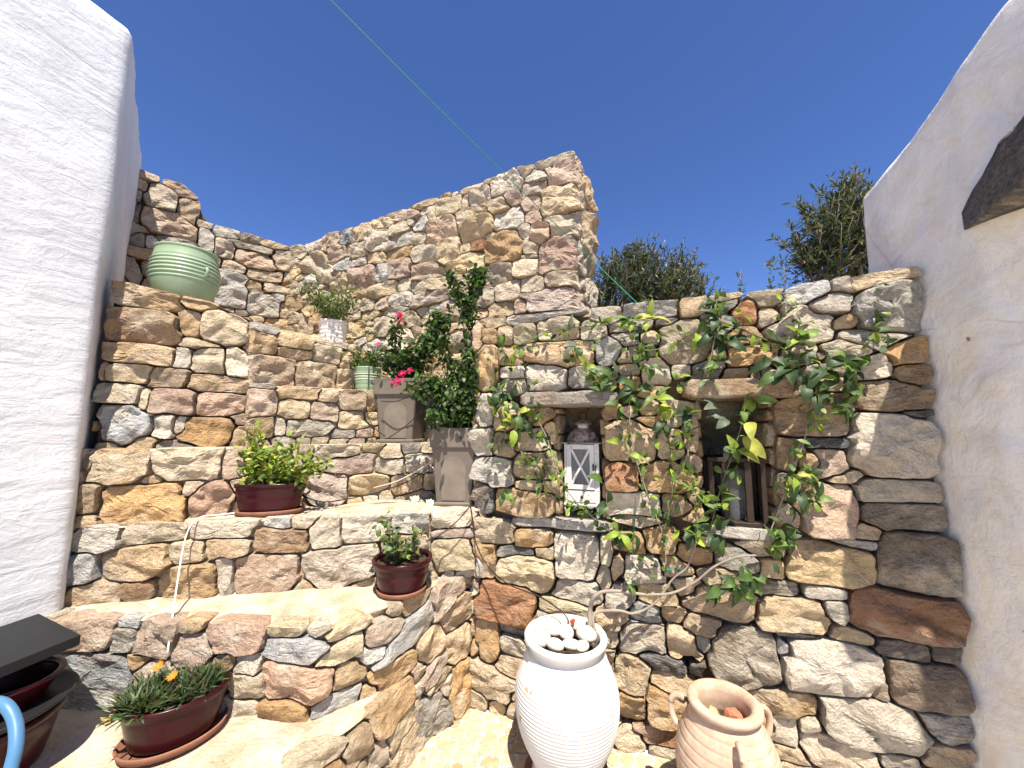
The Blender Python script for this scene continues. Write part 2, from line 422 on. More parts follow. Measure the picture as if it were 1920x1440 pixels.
def fill_seeds(seeds, codes, S0, S1, zb, zt, palette, rng, res=0.014, big=(0.13, 0.075), stop=0.013, limit=700, jit=0.004):
    gs = np.arange(S0, S1, res); smax = max(zt(s) for s in np.linspace(S0, S1, 40)); smin = min(zb(s) for s in np.linspace(S0, S1, 40))
    gz = np.arange(smin, smax, res); X, Z = [a.ravel() for a in np.meshgrid(gs, gz)]
    lo = np.array([zb(s) for s in gs]); hi = np.array([zt(s) for s in gs])
    LO, HI = np.tile(lo, len(gz)), np.tile(hi, len(gz))
    ok = (Z > LO) & (Z < HI); X, Z, LO, HI = X[ok], Z[ok], LO[ok], HI[ok]
    D = np.full(len(X), 0.3)
    for i in range(0, len(seeds), 40):
        D = np.minimum(D, sdist(X, Z, np.array(seeds[i:i+40])).min(axis=1))
    edge = np.minimum(np.minimum(Z - LO, HI - Z) + 0.012, np.minimum(X - S0, S1 - X) + 0.02)
    n0 = len(seeds)
    while len(seeds) - n0 < limit:
        E = np.minimum(D, edge); k = int(np.argmax(E + rng.uniform(0, jit, len(E)))); c = E[k]
        if c < stop: break
        b = min(c * 1.05, big[1] * rng.uniform(0.6, 1.1)); a = min(b * rng.uniform(1.3, 3.0), big[0] * rng.uniform(0.6, 1.2))
        if rng.random() < 0.12: a, b = b * 0.8, a * 0.9
        s = mk_seed(rng, X[k], Z[k], max(a, .012), max(b, .010), rng.normal(0, 0.12), 5.0)
        seeds.append(s); codes.append(rng.choice(list(palette)))
        D = np.minimum(D, sdist(X, Z, np.array([s]))[:, 0])
    return seeds, codes
def outlines(seeds, S0, S1, zb, zt, rng, joint=0.002, cap=0.055, n=NR):
    sd = np.array(seeds); out = []
    for i in range(len(sd)):
        a, b, an = sd[i, 2], sd[i, 3], sd[i, 4]
        t = (np.arange(n) + rng.uniform(-.25, .25, n)) * 2 * math.pi / n
        du, dv = a * np.cos(t), b * np.sin(t)
        dx, dz = du * math.cos(an) - dv * math.sin(an), du * math.sin(an) + dv * math.cos(an)
        r = np.linspace(0.08, 1.9, 60)
        X = (sd[i, 0] + dx[:, None] * r).ravel(); Z = (sd[i, 1] + dz[:, None] * r).ravel()
        near = np.where((np.abs(sd[:, 0] - sd[i, 0]) < (sd[:, 2] + sd[:, 3] + 2.2 * max(a, b))) & (np.arange(len(sd)) != i))[0]
        own = sdist(X, Z, sd[i:i+1])[:, 0]
        oth = sdist(X, Z, sd[near]).min(axis=1) if len(near) else np.full(len(X), 9.0)
        lo, hi = zb(X), zt(X)
        bad = (own > min(cap, 0.9 * min(a, b) + 0.008)) | (own + 2 * joint > oth) | (X < S0) | (X > S1) | (Z < lo) | (Z > hi - 0.003)
        bad = bad.reshape(n, -1); first = np.where(bad.any(axis=1), bad.argmax(axis=1), len(r)) - 1
        rad = r[np.clip(first, 0, None)]; rad[first < 0] = 0.02
        rad = np.minimum(rad, 0.5 * (np.roll(rad, 1) + np.roll(rad, -1)) * 1.35)
        rad = 0.92 * rad + 0.04 * (np.roll(rad, 1) + np.roll(rad, -1)); rad = np.minimum(rad, r[np.clip(first, 0, len(r) - 1)] + 0.01)
        rad = rad * (1 + rng.normal(0, 0.010, n))
        out.append(np.column_stack([dx * rad, dz * rad]))
    return out
def stone_verts(o2, rng, proud, rough=1.0):
    """outline (n,2) about its centre -> (s,z,d) vertices of a split rock face"""
    ext = np.abs(o2).max(axis=0) + 1e-4; m = float(min(ext)); amp = min(0.30 * m + 0.002, 0.034) * rough
    K = 5; ph = rng.uniform(0, 6.28, K); off = rng.uniform(-0.1, 0.8, K); g = rng.uniform(0.35, 1.5, K)
    tl = rng.normal(0, 0.42, 2); off3 = rng.uniform(0, 50, 3); sd = int(rng.integers(0, 60))
    vs = []
    for j, (f, dd) in enumerate(RINGS + [(0.0, 0)]):
        q = o2 * f if j < len(RINGS) else np.zeros((1, 2))
        if 3 <= j < len(RINGS): q = q + rng.normal(0, 0.028, q.shape) * ext * (0.5 if j == 3 else 1)
        u = q / ext
        cut = np.stack([np.clip(u[:, 0] * math.cos(a) + u[:, 1] * math.sin(a) - o, 0, None) * k for a, o, k in zip(ph, off, g)])
        h = (1 - 0.62 * cut.max(axis=0)) * amp + (u @ tl) * amp * 0.9
        p3 = np.column_stack([q, h * 0]) + off3
        h = h + (np.abs(wob(p3, 16, 2, sd)) * 1.3 - 0.4) * amp * 0.8 + wob(p3, 45, 2, sd + 3) * min(amp * 0.42, 0.0065)
        if j == 0: d = np.full(len(q), dd)
        elif j == 1: d = np.minimum(dd + rng.normal(0, 0.003, len(q)), h + proud - 0.02)
        elif j == 2: d = h + proud - 0.10 * amp - 0.0025
        elif j == 3: d = h + proud
        else: d = h + proud
        vs.append(np.column_stack([q, d]))
    return np.vstack(vs)
def stone_attrs(v, code, rng, face=None):
    t = np.array(TINT[code]); k = rng.normal(1.0, 0.10); hue = np.array([1, 0.2, -1]) * rng.normal(0, 0.05)
    col = np.clip(np.append(t[:3] * k * (1 + hue), np.clip(t[3] + rng.normal(0, .12), 0, 1)), 0.02, 1)
    a = rng.normal(0, 0.25); c, s_ = math.cos(a), math.sin(a); uv = v.copy()
    uv = np.column_stack([v[:, 0] * c - v[:, 1] * s_, v[:, 0] * s_ + v[:, 1] * c, v[:, 2]]) + rng.uniform(-40, 40, 3)
    return np.tile(col, (len(v), 1)), uv
def build_face(parent, face, S0, S1, zb, zt, listed, palette, seed, voids=(), segs=None, big=(0.13, 0.075), keep=300, min_size=0.026, proud=0.012, joint=0.0026, stop=0.024, rough=1.0, stuff_name="chinking_stones"):
    rng = np.random.default_rng(seed); seeds, codes = [], []
    for (s, z, a, b) in voids: seeds.append(mk_seed(rng, s, z, a, b, 0.0, 16.0, True)); codes.append('#')
    for it in listed:
        px, py, w, h, code = it[:5]; tilt = it[5] if len(it) > 5 else 0.0
        s, z = face.hit(px, py, segs); sa, _ = face.hit(px - w / 2, py, segs); sb, _ = face.hit(px + w / 2, py, segs)
        _, za = face.hit(px, py - h / 2, segs); _, zc = face.hit(px, py + h / 2, segs)
        a, b = abs(sb - sa) / 2, abs(za - zc) / 2
        if s < S0 - a or s > S1 + a: continue
        seeds.append(mk_seed(rng, s, z, a * 0.97, b * 0.97, math.radians(tilt) + rng.normal(0, .05), rng.uniform(6.0, 12.0))); codes.append(code)
    seeds, codes = fill_seeds(seeds, codes, S0, S1, zb, zt, palette, rng, big=big, stop=stop)
    ol = outlines(seeds, S0, S1, zb, zt, rng, joint=joint)
    order = sorted([i for i in range(len(seeds)) if codes[i] != '#'], key=lambda i: -np.ptp(ol[i][:, 0]) * np.ptp(ol[i][:, 1]))
    SV, SF, ST, SU = [], [], [], []; count = 0
    for rank, i in enumerate(order):
        e = np.ptp(ol[i], axis=0)
        if min(e) < 0.008: continue
        ctr = ol[i].mean(axis=0); o2 = ol[i] - ctr
        v = stone_verts(o2, rng, rng.uniform(0, proud), rough)
        q = v + np.array([seeds[i][0] + ctr[0], seeds[i][1] + ctr[1], 0])
        w = face.map(q[:, 0], q[:, 1], q[:, 2]); tint, uv = stone_attrs(v, codes[i], rng)
        if rank < keep and max(e) > 2 * min_size:
            mesh_obj("stone", w, STONE_FACES, M['stone'], parent, False, origin=w.mean(axis=0), attrs=dict(tint=tint, suv=uv)); count += 1
        else:
            k = sum(len(x) for x in SV); SV.append(w); SF += [tuple(j + k for j in f) for f in STONE_FACES]; ST.append(tint); SU.append(uv)
    if SV:
        o = mesh_obj(stuff_name, np.vstack(SV), SF, M['stone'], parent, True, attrs=dict(tint=np.vstack(ST), suv=np.vstack(SU))); o["kind"] = "stuff"
    return count
def core(name, face, S0, S1, zb, zt, parent, depth, d0=-0.042, voids=(), mat=None, top_drop=0.03):
    """mortar body behind the stones, with openings left out"""
    ss = sorted(set(list(np.linspace(S0, S1, max(3, int((S1 - S0) / 0.1)))) + [c for c in face.cum if S0 < c < S1] + [x for v in voids for x in (v[0] - v[2], v[0] + v[2])]))
    vs, fs = [], []
    def quad(pts): k = len(vs); vs.extend(pts); fs.append((k, k+1, k+2, k+3))
    def P(s, z, d): return tuple(face.map(np.array([s]), np.array([z]), np.array([d]))[0])
    for a, b in zip(ss[:-1], ss[1:]):
        m = (a + b) / 2; cuts = [(zb(a), zb(b))]
        for v in voids:
            if abs(m - v[0]) < v[2]: cuts += [(v[1] - v[3],) * 2, (v[1] + v[3],) * 2]
        cuts.append((zt(a) - top_drop, zt(b) - top_drop)); cuts.sort()
        for i in range(0, len(cuts), 2):
            (l0, l1), (h0, h1) = cuts[i], cuts[i+1]
            quad([P(a, l0, d0), P(b, l1, d0), P(b, h1, d0), P(a, h0, d0)])
        quad([P(a, zt(a) - top_drop, d0), P(b, zt(b) - top_drop, d0), P(b, zt(b) - top_drop, -depth), P(a, zt(a) - top_drop, -depth)])
        quad([P(b, zb(b), -depth), P(a, zb(a), -depth), P(a, zt(a) - top_drop, -depth), P(b, zt(b) - top_drop, -depth)])
    for s in (S0, S1): quad([P(s, zb(s), d0), P(s, zb(s), -depth), P(s, zt(s) - top_drop, -depth), P(s, zt(s) - top_drop, d0)])
    return mesh_obj(name, vs, fs, mat or M['mortar'], parent, False)
def lin(*kn):
    xs, ys = zip(*kn)
    return lambda s: np.interp(s, xs, ys)
# ---------------------------------------------------------------- niche wall
NICHE_L = (890, [
 (1017,597,134,18,'u'),(930,606,40,16,'c'),(987,623,38,34,'c'),(1043,613,72,44,'w'),(1137,590,54,36,'w'),(1113,622,42,36,'w'),(1220,580,102,34,'u'),
 (1300,573,60,38,'t'),(1250,607,34,20,'s'),(947,627,30,32,'t'),(1057,665,118,44,'t'),(957,670,38,30,'t'),(913,693,38,80,'o'),(963,700,40,22,'w'),
 (1023,707,68,52,'w'),(1143,660,54,48,'u'),(1177,637,50,26,'g'),(1283,645,100,84,'c'),(1277,693,38,24,'w'),(1327,693,62,34,'g'),(1227,697,60,52,'w'),
 (1093,707,40,34,'g'),(1390,633,64,34,'b'),(1410,667,96,46,'o'),(1393,587,50,42,'r'),(910,770,36,62,'w'),(910,827,34,46,'w'),(927,883,64,48,'w'),
 (907,932,34,56,'s'),(953,780,44,44,'t'),(1015,777,44,34,'o'),(998,827,60,40,'t'),(1005,873,80,54,'t'),(987,945,100,50,'o'),
 (1150,770,38,30,'o'),(1213,767,40,32,'t'),(1220,790,50,24,'t'),(1183,827,98,78,'t'),(1257,833,54,56,'t'),(1163,893,62,54,'r'),(1247,893,86,60,'o'),
 (1183,943,100,44,'w'),(1268,945,50,36,'b'),(1295,813,32,60,'t'),
 (927,993,74,44,'c'),(997,1010,62,34,'o'),(1083,1043,82,84,'w'),(987,1070,105,64,'y'),(913,1050,38,60,'o'),(1020,1037,36,26,'c'),
 (970,1033,76,14,'s'),(950,1127,112,78,'r'),(1083,1107,84,40,'w'),(913,1197,48,78,'o'),(1053,1137,80,30,'y'),(960,1180,46,20,'s'),(967,1210,50,40,'w'),
 (1210,1143,46,30,'g'),(1200,1193,86,54,'w'),(1280,1203,56,60,'t'),(1317,1200,32,32,'w'),(1180,1257,70,66,'c',-12),(1262,1245,110,28,'s',-8),
 (1183,1320,62,52,'o'),(1247,1320,72,64,'o'),(1240,1377,74,30,'r'),(1180,1380,44,26,'c'),(1260,1410,60,24,'c'),(927,1277,80,56,'c',-12),
 (1050,1250,90,60,'c'),(1060,1320,90,60,'t'),(1020,1290,60,50,'c'),(1100,1380,80,40,'c'),(1000,1340,80,50,'t'),
 (1180,1015,60,40,'o'),(1238,1010,60,44,'o'),(1200,1065,90,50,'w'),(1300,1040,60,40,'b'),(1265,1062,60,40,'t'),(1380,1045,70,40,'z'),(1165,1060,30,50,'t'),(1290,1100,60,40,'t'),(1150,1160,50,36,'t'),
 (1527,777,150,82,'b'),(1477,852,48,60,'b'),(1553,830,92,14,'s'),(1667,835,166,124,'w'),(1553,870,50,52,'p'),(1577,897,58,20,'c'),(1680,917,156,38,'c'),
 (1545,952,115,100,'p'),(1690,970,135,45,'d'),(1660,742,130,62,'d'),(1703,707,54,44,'b'),(1693,660,70,46,'o'),(1623,692,76,42,'w'),(1575,660,90,44,'w'),
 (1540,668,34,24,'b'),(1717,780,56,20,'s'),(1493,610,140,64,'w',-14),(1553,572,80,44,'g',12),(1660,585,130,95,'g',10),(1510,550,95,40,'u',10),
 (1655,517,115,32,'c',5),(1573,537,36,26,'w'),(1480,527,140,20,'c',5),(1633,635,120,36,'g'),(1440,560,60,24,'c',5),(1360,575,60,20,'s',5),(1450,600,60,40,'t'),(1345,610,60,40,'z'),
 (1627,997,46,30,'c'),(1620,1022,90,16,'u'),(1710,1053,140,120,'d'),(1553,1057,170,80,'y'),(1447,1063,40,36,'o'),(1683,1150,190,92,'r'),(1540,1107,80,22,'w'),
 (1487,1150,145,66,'c'),(1563,1143,46,40,'g'),(1345,1127,135,64,'t'),(1457,1100,86,26,'z'),(1320,1173,82,42,'t'),(1557,1247,195,100,'w'),(1395,1225,130,108,'z'),
 (1493,1193,86,16,'s'),(1697,1217,90,34,'s'),(1780,1223,80,40,'s'),(1727,1283,136,90,'d'),(1650,1293,30,40,'z'),(1470,1213,36,36,'u'),(1473,1313,110,50,'o'),
 (1640,1357,205,100,'w'),(1467,1363,54,56,'w'),(1517,1357,42,28,'w'),(1570,1407,140,64,'w'),(1760,1357,76,50,'g'),(1683,1417,80,40,'z'),(1770,1417,110,46,'t'),
 (1290,1207,30,54,'t'),(1300,1255,38,30,'s'),(1400,1000,110,20,'u'),(1350,1320,100,60,'t'),(1380,1400,120,70,'c')])
NW = Face([(-0.07, 2.78), (-0.22, 2.40), (1.84, 1.69)])
NS0 = NW.cum[1]
n_top = lin((0, 2.27), (NS0, 2.27), (NS0 + .7, 2.27), (NS0 + 1.3, 2.28), (NW.S, 2.32))
zero = lin((0, 0), (9, 0))
def void_px(face, x0, x1, y0, y1, segs):
    a, _ = face.hit(x0, (y0+y1)/2, segs); b, _ = face.hit(x1, (y0+y1)/2, segs)
    _, zt_ = face.hit((x0+x1)/2, y0, segs); _, zb_ = face.hit((x0+x1)/2, y1, segs)
    return ((a+b)/2, (zt_+zb_)/2, (b-a)/2, (zt_-zb_)/2)
seg1 = {1}
V1 = void_px(NW, 1046, 1132, 764, 974, seg1)
V2 = void_px(NW, 1314, 1452, 748, 990, seg1)
# lintel and sill slabs take their own room in the stonework
LIN1 = void_px(NW, 985, 1158, 737, 763, seg1); LIN2 = void_px(NW, 1280, 1492, 713, 747, seg1)
SIL1 = void_px(NW, 962, 1150, 974, 990, seg1); SIL2 = void_px(NW, 1310, 1465, 988, 1008, seg1)
nw = thing("niche_wall", "cream and ochre dry stone wall with two lantern niches and a leafy climber", "stone wall", (0.8, 2.1, 0))
core("wall_core", NW, 0, NW.S, zero, n_top, nw, 0.40, voids=(V1, V2))
build_face(nw, NW, 0, NW.S, zero, n_top, NICHE_L[1], "ccttwcotpcyog", 101, voids=(V1, V2, LIN1, LIN2, SIL1, SIL2), segs=seg1, big=(0.11, 0.06), proud=0.016, rough=1.1)
def slab_on(face, V, name, d0, d1, tint, seed, parent, grow=0.0):
    rng = np.random.default_rng(seed); s, z, a, b = V; a += grow; nx, nz, nd = 26, 5, 8; vs, idx = [], {}; fs = []
    def put(i, j, k):
        key = (i, j, k)
        if key not in idx:
            idx[key] = len(vs); vs.append((s - a + 2*a*i/nx, z - b + 2*b*j/nz, d0 + (d1 - d0)*k/nd))
        return idx[key]
    for i in range(nx):
        for j in range(nz):
            fs.append((put(i,j,nd), put(i+1,j,nd), put(i+1,j+1,nd), put(i,j+1,nd)))
        for k in range(nd):
            fs.append((put(i,nz,k), put(i,nz,k+1), put(i+1,nz,k+1), put(i+1,nz,k))); fs.append((put(i,0,k+1), put(i,0,k), put(i+1,0,k), put(i+1,0,k+1)))
    for j in range(nz):
        for k in range(nd):
            fs.append((put(0,j,k), put(0,j,k+1), put(0,j+1,k+1), put(0,j+1,k))); fs.append((put(nx,j,k+1), put(nx,j,k), put(nx,j+1,k), put(nx,j+1,k+1)))
    v = np.array(vs); w1 = wob(v * [1, 1, 1] + seed, 14, 3, seed); w2 = wob(v + 3.3 + seed, 9, 3, seed + 5)
    end = np.clip((np.abs(v[:, 0] - s) / a - 0.86) / 0.14, 0, 1)
    v[:, 1] = z + (v[:, 1] - z) * (1 - 0.45 * end) + w1 * 0.006; v[:, 2] += w2 * 0.010 - end * 0.02 * (v[:, 2] > d0 + .05)
    w = face.map(v[:, 0], v[:, 1], v[:, 2]); t = np.tile(np.array(TINT[tint]), (len(v), 1)); uv = v[:, [0, 1, 2]] + rng.uniform(-9, 9, 3)
    return mesh_obj(name, w, fs, M['stone'], parent, True, origin=w.mean(axis=0), attrs=dict(tint=t, suv=uv))
o = slab_on(NW, LIN1, "lintel_slab", -0.30, 0.105, 'z', 3, nw, 0.004); o["label"] = "grey schist lintel over the white lantern's niche"
o = slab_on(NW, LIN2, "lintel_slab", -0.30, 0.105, 'b', 4, nw, 0.004); o["label"] = "brown stone lintel over the dark lantern's niche"
slab_on(NW, SIL1, "sill_slab", -0.30, 0.022, 'u', 5, nw)
slab_on(NW, SIL2, "sill_slab", -0.30, 0.022, 'u', 6, nw)
def niche_box(V, seed):
    """rough stone lining: jamb stones on both sides and at the back"""
    rng = np.random.default_rng(seed); s, z, a, b = V; D = 0.30
    for side in (-1, 1):
        zz = z - b
        while zz < z + b - 0.01:
            h = min(rng.uniform(0.06, 0.13), z + b - zz); dd = -0.02
            while dd > -D + .02:
                l = min(rng.uniform(0.10, 0.20), dd + D)
                n = NR; t = np.arange(n) * 2 * math.pi / n; q = np.sign(np.cos(t)) * np.abs(np.cos(t)) ** .55, np.sign(np.sin(t)) * np.abs(np.sin(t)) ** .55
                o2 = np.column_stack([q[0] * (l/2 - .003), q[1] * (h/2 - .003)]); v = stone_verts(o2, rng, rng.uniform(0, .006), .7)
                S_ = s + side * a - side * np.clip(v[:, 2], -.03, .02) ; dep = dd - l/2 + v[:, 0]; zc = zz + h/2 + v[:, 1]
                w = NW.map(S_, zc, dep); ti, uv = stone_attrs(v, rng.choice(list("totbct")), rng)
                fs = STONE_FACES if side < 0 else [f[::-1] for f in STONE_FACES]
                mesh_obj("stone", w, fs, M['stone'], nw, True, origin=w.mean(axis=0), attrs=dict(tint=ti, suv=uv)); dd -= l
            zz += h
    g = 14; vs, fs = [], []
    for i in range(g + 1):
        for j in range(g + 1): vs.append((s - a - .05 + 2*(a+.05)*i/g, z - b - .03 + 2*(b+.03)*j/g, -D))
    for i in range(g):
        for j in range(g): fs.append((i*(g+1)+j, (i+1)*(g+1)+j, (i+1)*(g+1)+j+1, i*(g+1)+j+1))
    v = np.array(vs); v[:, 2] += wob(v + seed, 16, 3, seed) * .012; w = NW.map(v[:, 0], v[:, 1], v[:, 2])
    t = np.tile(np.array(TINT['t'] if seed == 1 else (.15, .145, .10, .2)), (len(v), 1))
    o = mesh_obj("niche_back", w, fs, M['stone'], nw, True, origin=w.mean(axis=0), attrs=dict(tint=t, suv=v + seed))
    for side in (-1, 1):   # dark body behind the jamb stones
        e = s + side * (a + 0.02); q = NW.map(np.array([e]*4), np.array([z-b, z-b, z+b, z+b]), np.array([-.03, -D-.02, -D-.02, -.03])); mesh_obj("jamb_core", q, [(0,1,2,3)], M['mortar'], nw, False)
niche_box(V1, 1); niche_box(V2, 2)

# ---------------------------------------------------------------- tall wall behind
TOWER = [(1040,300,62,28,'c'),(1057,330,46,50,'p'),(1007,333,44,28,'w'),(987,323,28,24,'c'),(1033,320,24,16,'c'),(953,347,62,40,'w'),(1003,353,54,28,'p'),(1053,373,64,56,'c'),
 (1000,383,44,32,'p'),(963,373,34,30,'p'),(900,370,42,34,'w'),(890,352,36,18,'c'),(930,388,60,28,'c'),(843,390,52,36,'y'),(873,380,14,24,'c'),(813,400,22,28,'c'),(793,387,52,14,'c'),
 (767,403,36,20,'p'),(957,410,60,40,'w'),(998,407,28,24,'p'),(873,408,38,34,'c'),(908,397,32,22,'c'),(893,433,66,42,'y'),(830,433,62,50,'p'),(793,420,30,28,'u'),(750,433,34,28,'c'),
 (717,422,34,20,'c'),(680,437,38,30,'c'),(653,448,28,24,'g'),(710,453,40,42,'w'),(753,452,44,26,'u'),(750,477,48,18,'o'),(897,460,28,24,'r'),(947,467,70,58,'o'),(1017,440,44,38,'p'),
 (997,468,28,28,'c'),(1047,480,68,72,'k'),(1067,427,52,46,'c'),(843,470,44,54,'c'),(797,477,48,34,'c'),(877,493,64,36,'y'),(987,503,52,40,'w'),(990,483,45,12,'c'),(673,473,32,28,'c'),
 (633,477,34,34,'p'),(593,493,42,38,'c'),(647,497,34,26,'u'),(675,493,28,22,'g'),(707,487,34,22,'c'),(750,507,44,40,'p'),(720,513,30,40,'u'),(683,520,52,44,'k'),(800,510,58,32,'p'),
 (937,517,54,40,'c'),(1000,537,44,36,'c'),(1057,523,56,34,'w'),(953,547,50,42,'w'),(1037,563,96,48,'p'),(910,557,38,40,'c'),(940,580,50,28,'c'),(977,577,26,26,'p'),(823,537,38,30,'c'),
 (787,540,30,26,'c'),(760,537,22,28,'c'),(720,543,58,30,'c'),(753,563,46,28,'w'),(810,560,60,30,'p'),(717,570,26,24,'p'),(830,577,50,22,'w'),(793,585,22,18,'w'),(720,613,38,40,'c'),
 (693,573,24,24,'c'),(613,515,30,30,'w'),(1100,370,22,50,'t'),(1098,430,22,50,'t'),(1100,490,22,60,'c'),(1102,550,22,50,'c'),(870,545,40,40,'c'),(860,590,50,30,'p'),(770,600,40,26,'c')]
TW = Face([(-2.30, 3.735), (0.42, 2.58), (0.63, 2.92)])
t_top = lin((0, 3.36), (TW.cum[1], 3.56), (TW.S, 3.54)); t_bot = lin((0, 0.9), (9, 0.9))
tw = thing("tall_stone_wall", "tall cream limestone wall with a sloping top, rising against the sky behind the steps", "stone wall", (-0.8, 3.15, 0.9))
core("wall_core", TW, 0, TW.S, t_bot, t_top, tw, 0.40, d0=-0.024, mat=simple("pale_mortar", (0.40, 0.32, 0.225), 0.95, 0.3, 12, 45, 0.8, 0.012, 0.1))
build_face(tw, TW, 0, TW.S, lin((0, 1.9), (0.9, 1.8), (1.1, 1.42), (TW.S, 1.42)), t_top, TOWER, "cccwwpytc", 202, big=(0.13, 0.085), proud=0.014, stop=0.022, rough=1.05, joint=0.0016)

# ---------------------------------------------------------------- wall behind the landing
BACK = [(300,370,62,48,'w'),(355,397,38,46,'t'),(312,420,112,42,'p'),(257,405,14,36,'z'),(257,450,28,28,'z'),(287,457,28,20,'w'),(267,476,54,20,'t'),(252,512,36,44,'p'),(389,452,26,36,'w'),
 (421,467,38,34,'w'),(477,490,74,34,'p'),(542,497,56,28,'c'),(440,500,44,20,'c'),(495,517,66,20,'t'),(550,532,40,30,'b'),(430,545,68,66,'w'),(495,575,60,40,'w'),(470,537,45,16,'t'),
 (532,545,80,15,'c'),(535,583,24,30,'t'),(565,585,40,34,'t'),(520,610,50,26,'t'),(572,618,40,26,'t'),(460,462,80,12,'z')]
BW = Face([(-3.10, 2.75), (-2.73, 3.12), (-2.10, 3.75)])
k1 = BW.hit(374, 410)[0]
b_top = lin((0, 3.66), (k1 - .12, 3.62), (k1 - .001, 3.54), (k1 + .001, 3.37), (BW.S, 3.36))
lw = thing("landing_wall", "low sunlit stone wall at the turn of the steps, behind the big green pot", "stone wall", (-2.6, 3.25, 2.22))
core("wall_core", BW, 0, BW.S, lin((0, 1.4), (9, 1.4)), b_top, lw, 0.35)
build_face(lw, BW, 0, BW.S, lin((0, 2.2), (9, 2.2)), b_top, BACK, "ttpcwtz", 303, big=(0.16, 0.06), proud=0.02)

# ---------------------------------------------------------------- steps
R1 = Face([(-2.45, 1.30), (-1.25, 1.33), (-0.87, 1.47), (-0.67, 1.71), (-0.53, 2.0), (-0.46, 2.14)])
R2 = Face([(-2.25, 1.87), (-1.21, 1.81), (-0.84, 1.76), (-0.62, 1.94), (-0.47, 2.13), (-0.24, 2.44), (-0.20, 2.52)])
R3 = Face([(-2.25, 1.97), (-1.65, 2.05), (-0.9, 2.19), (-0.16, 2.38)])
R4 = Face([(-2.21, 1.955), (-1.76, 2.10), (-1.54, 2.225), (-1.25, 2.45), (-0.9, 2.62), (-0.2, 2.82)])
R5 = Face([(-1.56, 2.27), (-1.30, 2.56), (-0.985, 2.83), (-0.97, 3.2)])
R6 = Face([(-1.57, 2.27), (-1.43, 2.6), (-1.23, 2.95), (-1.24, 3.3)])
RW = Face([(-2.22, 2.06), (-1.775, 2.20), (-1.56, 2.315), (-1.59, 2.46)])
ZT = [0, .37, .74, 1.11, 1.48, 1.85, 2.22]
L_R1 = [(600,1412,90,50,'c'),(668,1402,54,60,'t'),(640,1370,40,24,'c'),(700,1420,30,40,'p')]
L_R2 = [(170,1183,108,66,'p'),(247,1167,44,24,'w'),(233,1193,44,44,'g'),(300,1190,84,66,'p'),(447,1190,116,64,'k'),(537,1177,60,42,'y'),(613,1173,66,42,'c'),(567,1215,155,46,'u'),
 (170,1270,146,96,'g'),(467,1240,48,34,'w'),(470,1283,62,50,'c'),(560,1277,136,70,'k'),(263,1240,36,24,'o'),(370,1215,70,60,'p'),(380,1280,90,60,'c'),(300,1270,80,60,'c'),
 (670,1150,150,60,'y',14),(837,1110,64,46,'p',25),(857,1145,56,66,'t',20),(880,1088,30,34,'t'),(777,1130,46,34,'t',20),(765,1185,110,54,'u',25),(860,1203,50,62,'t'),(807,1207,46,56,'t',20),
 (635,1217,90,50,'y',10),(650,1262,60,46,'t'),(733,1260,84,70,'o',30),(810,1253,62,36,'p',25),(863,1287,44,100,'o'),(813,1283,56,30,'c',25),(727,1327,56,70,'r',15),(797,1353,72,115,'g',25),
 (730,1377,46,56,'u'),(773,1305,36,30,'c'),(740,1425,40,40,'w'),(695,1295,50,40,'t')]
L_R3 = [(177,1010,97,46,'u'),(290,1000,122,32,'c'),(417,992,116,38,'w'),(430,1023,84,36,'t'),(530,1012,102,44,'b'),(610,997,58,52,'c'),(353,1033,66,36,'c'),(257,1057,130,66,'t'),(150,1067,58,62,'u'),
 (180,1113,100,48,'t'),(257,1103,66,34,'b'),(353,1090,114,58,'o'),(423,1073,26,62,'w'),(503,1070,116,68,'p'),(637,1060,136,64,'w'),(687,985,88,50,'w'),(850,965,82,42,'w'),(860,1000,70,16,'p'),
 (850,1037,76,62,'y'),(770,975,70,50,'w'),(760,1030,80,60,'t')]
L_R4 = [(223,870,127,72,'o'),(350,870,124,64,'c'),(440,872,40,46,'p'),(283,899,34,14,'t'),(270,942,165,68,'o'),(400,937,88,66,'k'),(362,915,46,28,'p'),(170,930,40,60,'t'),(172,870,26,60,'t'),(630,847,92,36,'w'),(655,870,95,40,'k'),(703,835,45,20,'y'),(735,847,40,28,'c'),(770,837,40,27,'z'),(805,837,30,26,'c'),(730,875,54,34,'c'),(790,868,62,38,'w'),(607,915,90,56,'p'),(693,907,80,42,'y'),
 (760,907,58,38,'c'),(815,902,40,36,'c'),(530,860,70,50,'c'),(550,900,60,50,'p'),(500,860,50,40,'t'),(850,870,50,50,'t'),(570,845,40,30,'c'),(500,915,60,50,'k')]
L_R5 = [(557,735,78,26,'t'),(617,743,38,22,'c'),(660,752,54,40,'t'),(702,753,30,38,'t'),(553,768,56,36,'c'),(608,773,56,36,'p'),(662,787,52,38,'c'),(580,803,84,34,'c'),(523,803,24,34,'c'),(643,813,44,16,'z'),
 (683,813,30,18,'p'),(703,783,32,22,'c'),(490,757,60,54,'p'),(487,722,50,10,'z'),(490,800,44,40,'t')]
L_R6 = [(492,645,50,40,'t'),(550,640,64,30,'c'),(553,663,64,18,'t'),(613,665,54,34,'c'),(507,693,84,52,'p'),(590,703,77,52,'t'),(647,710,36,40,'t'),(650,677,28,34,'t'),(500,617,34,18,'w'),(620,643,44,14,'c')]
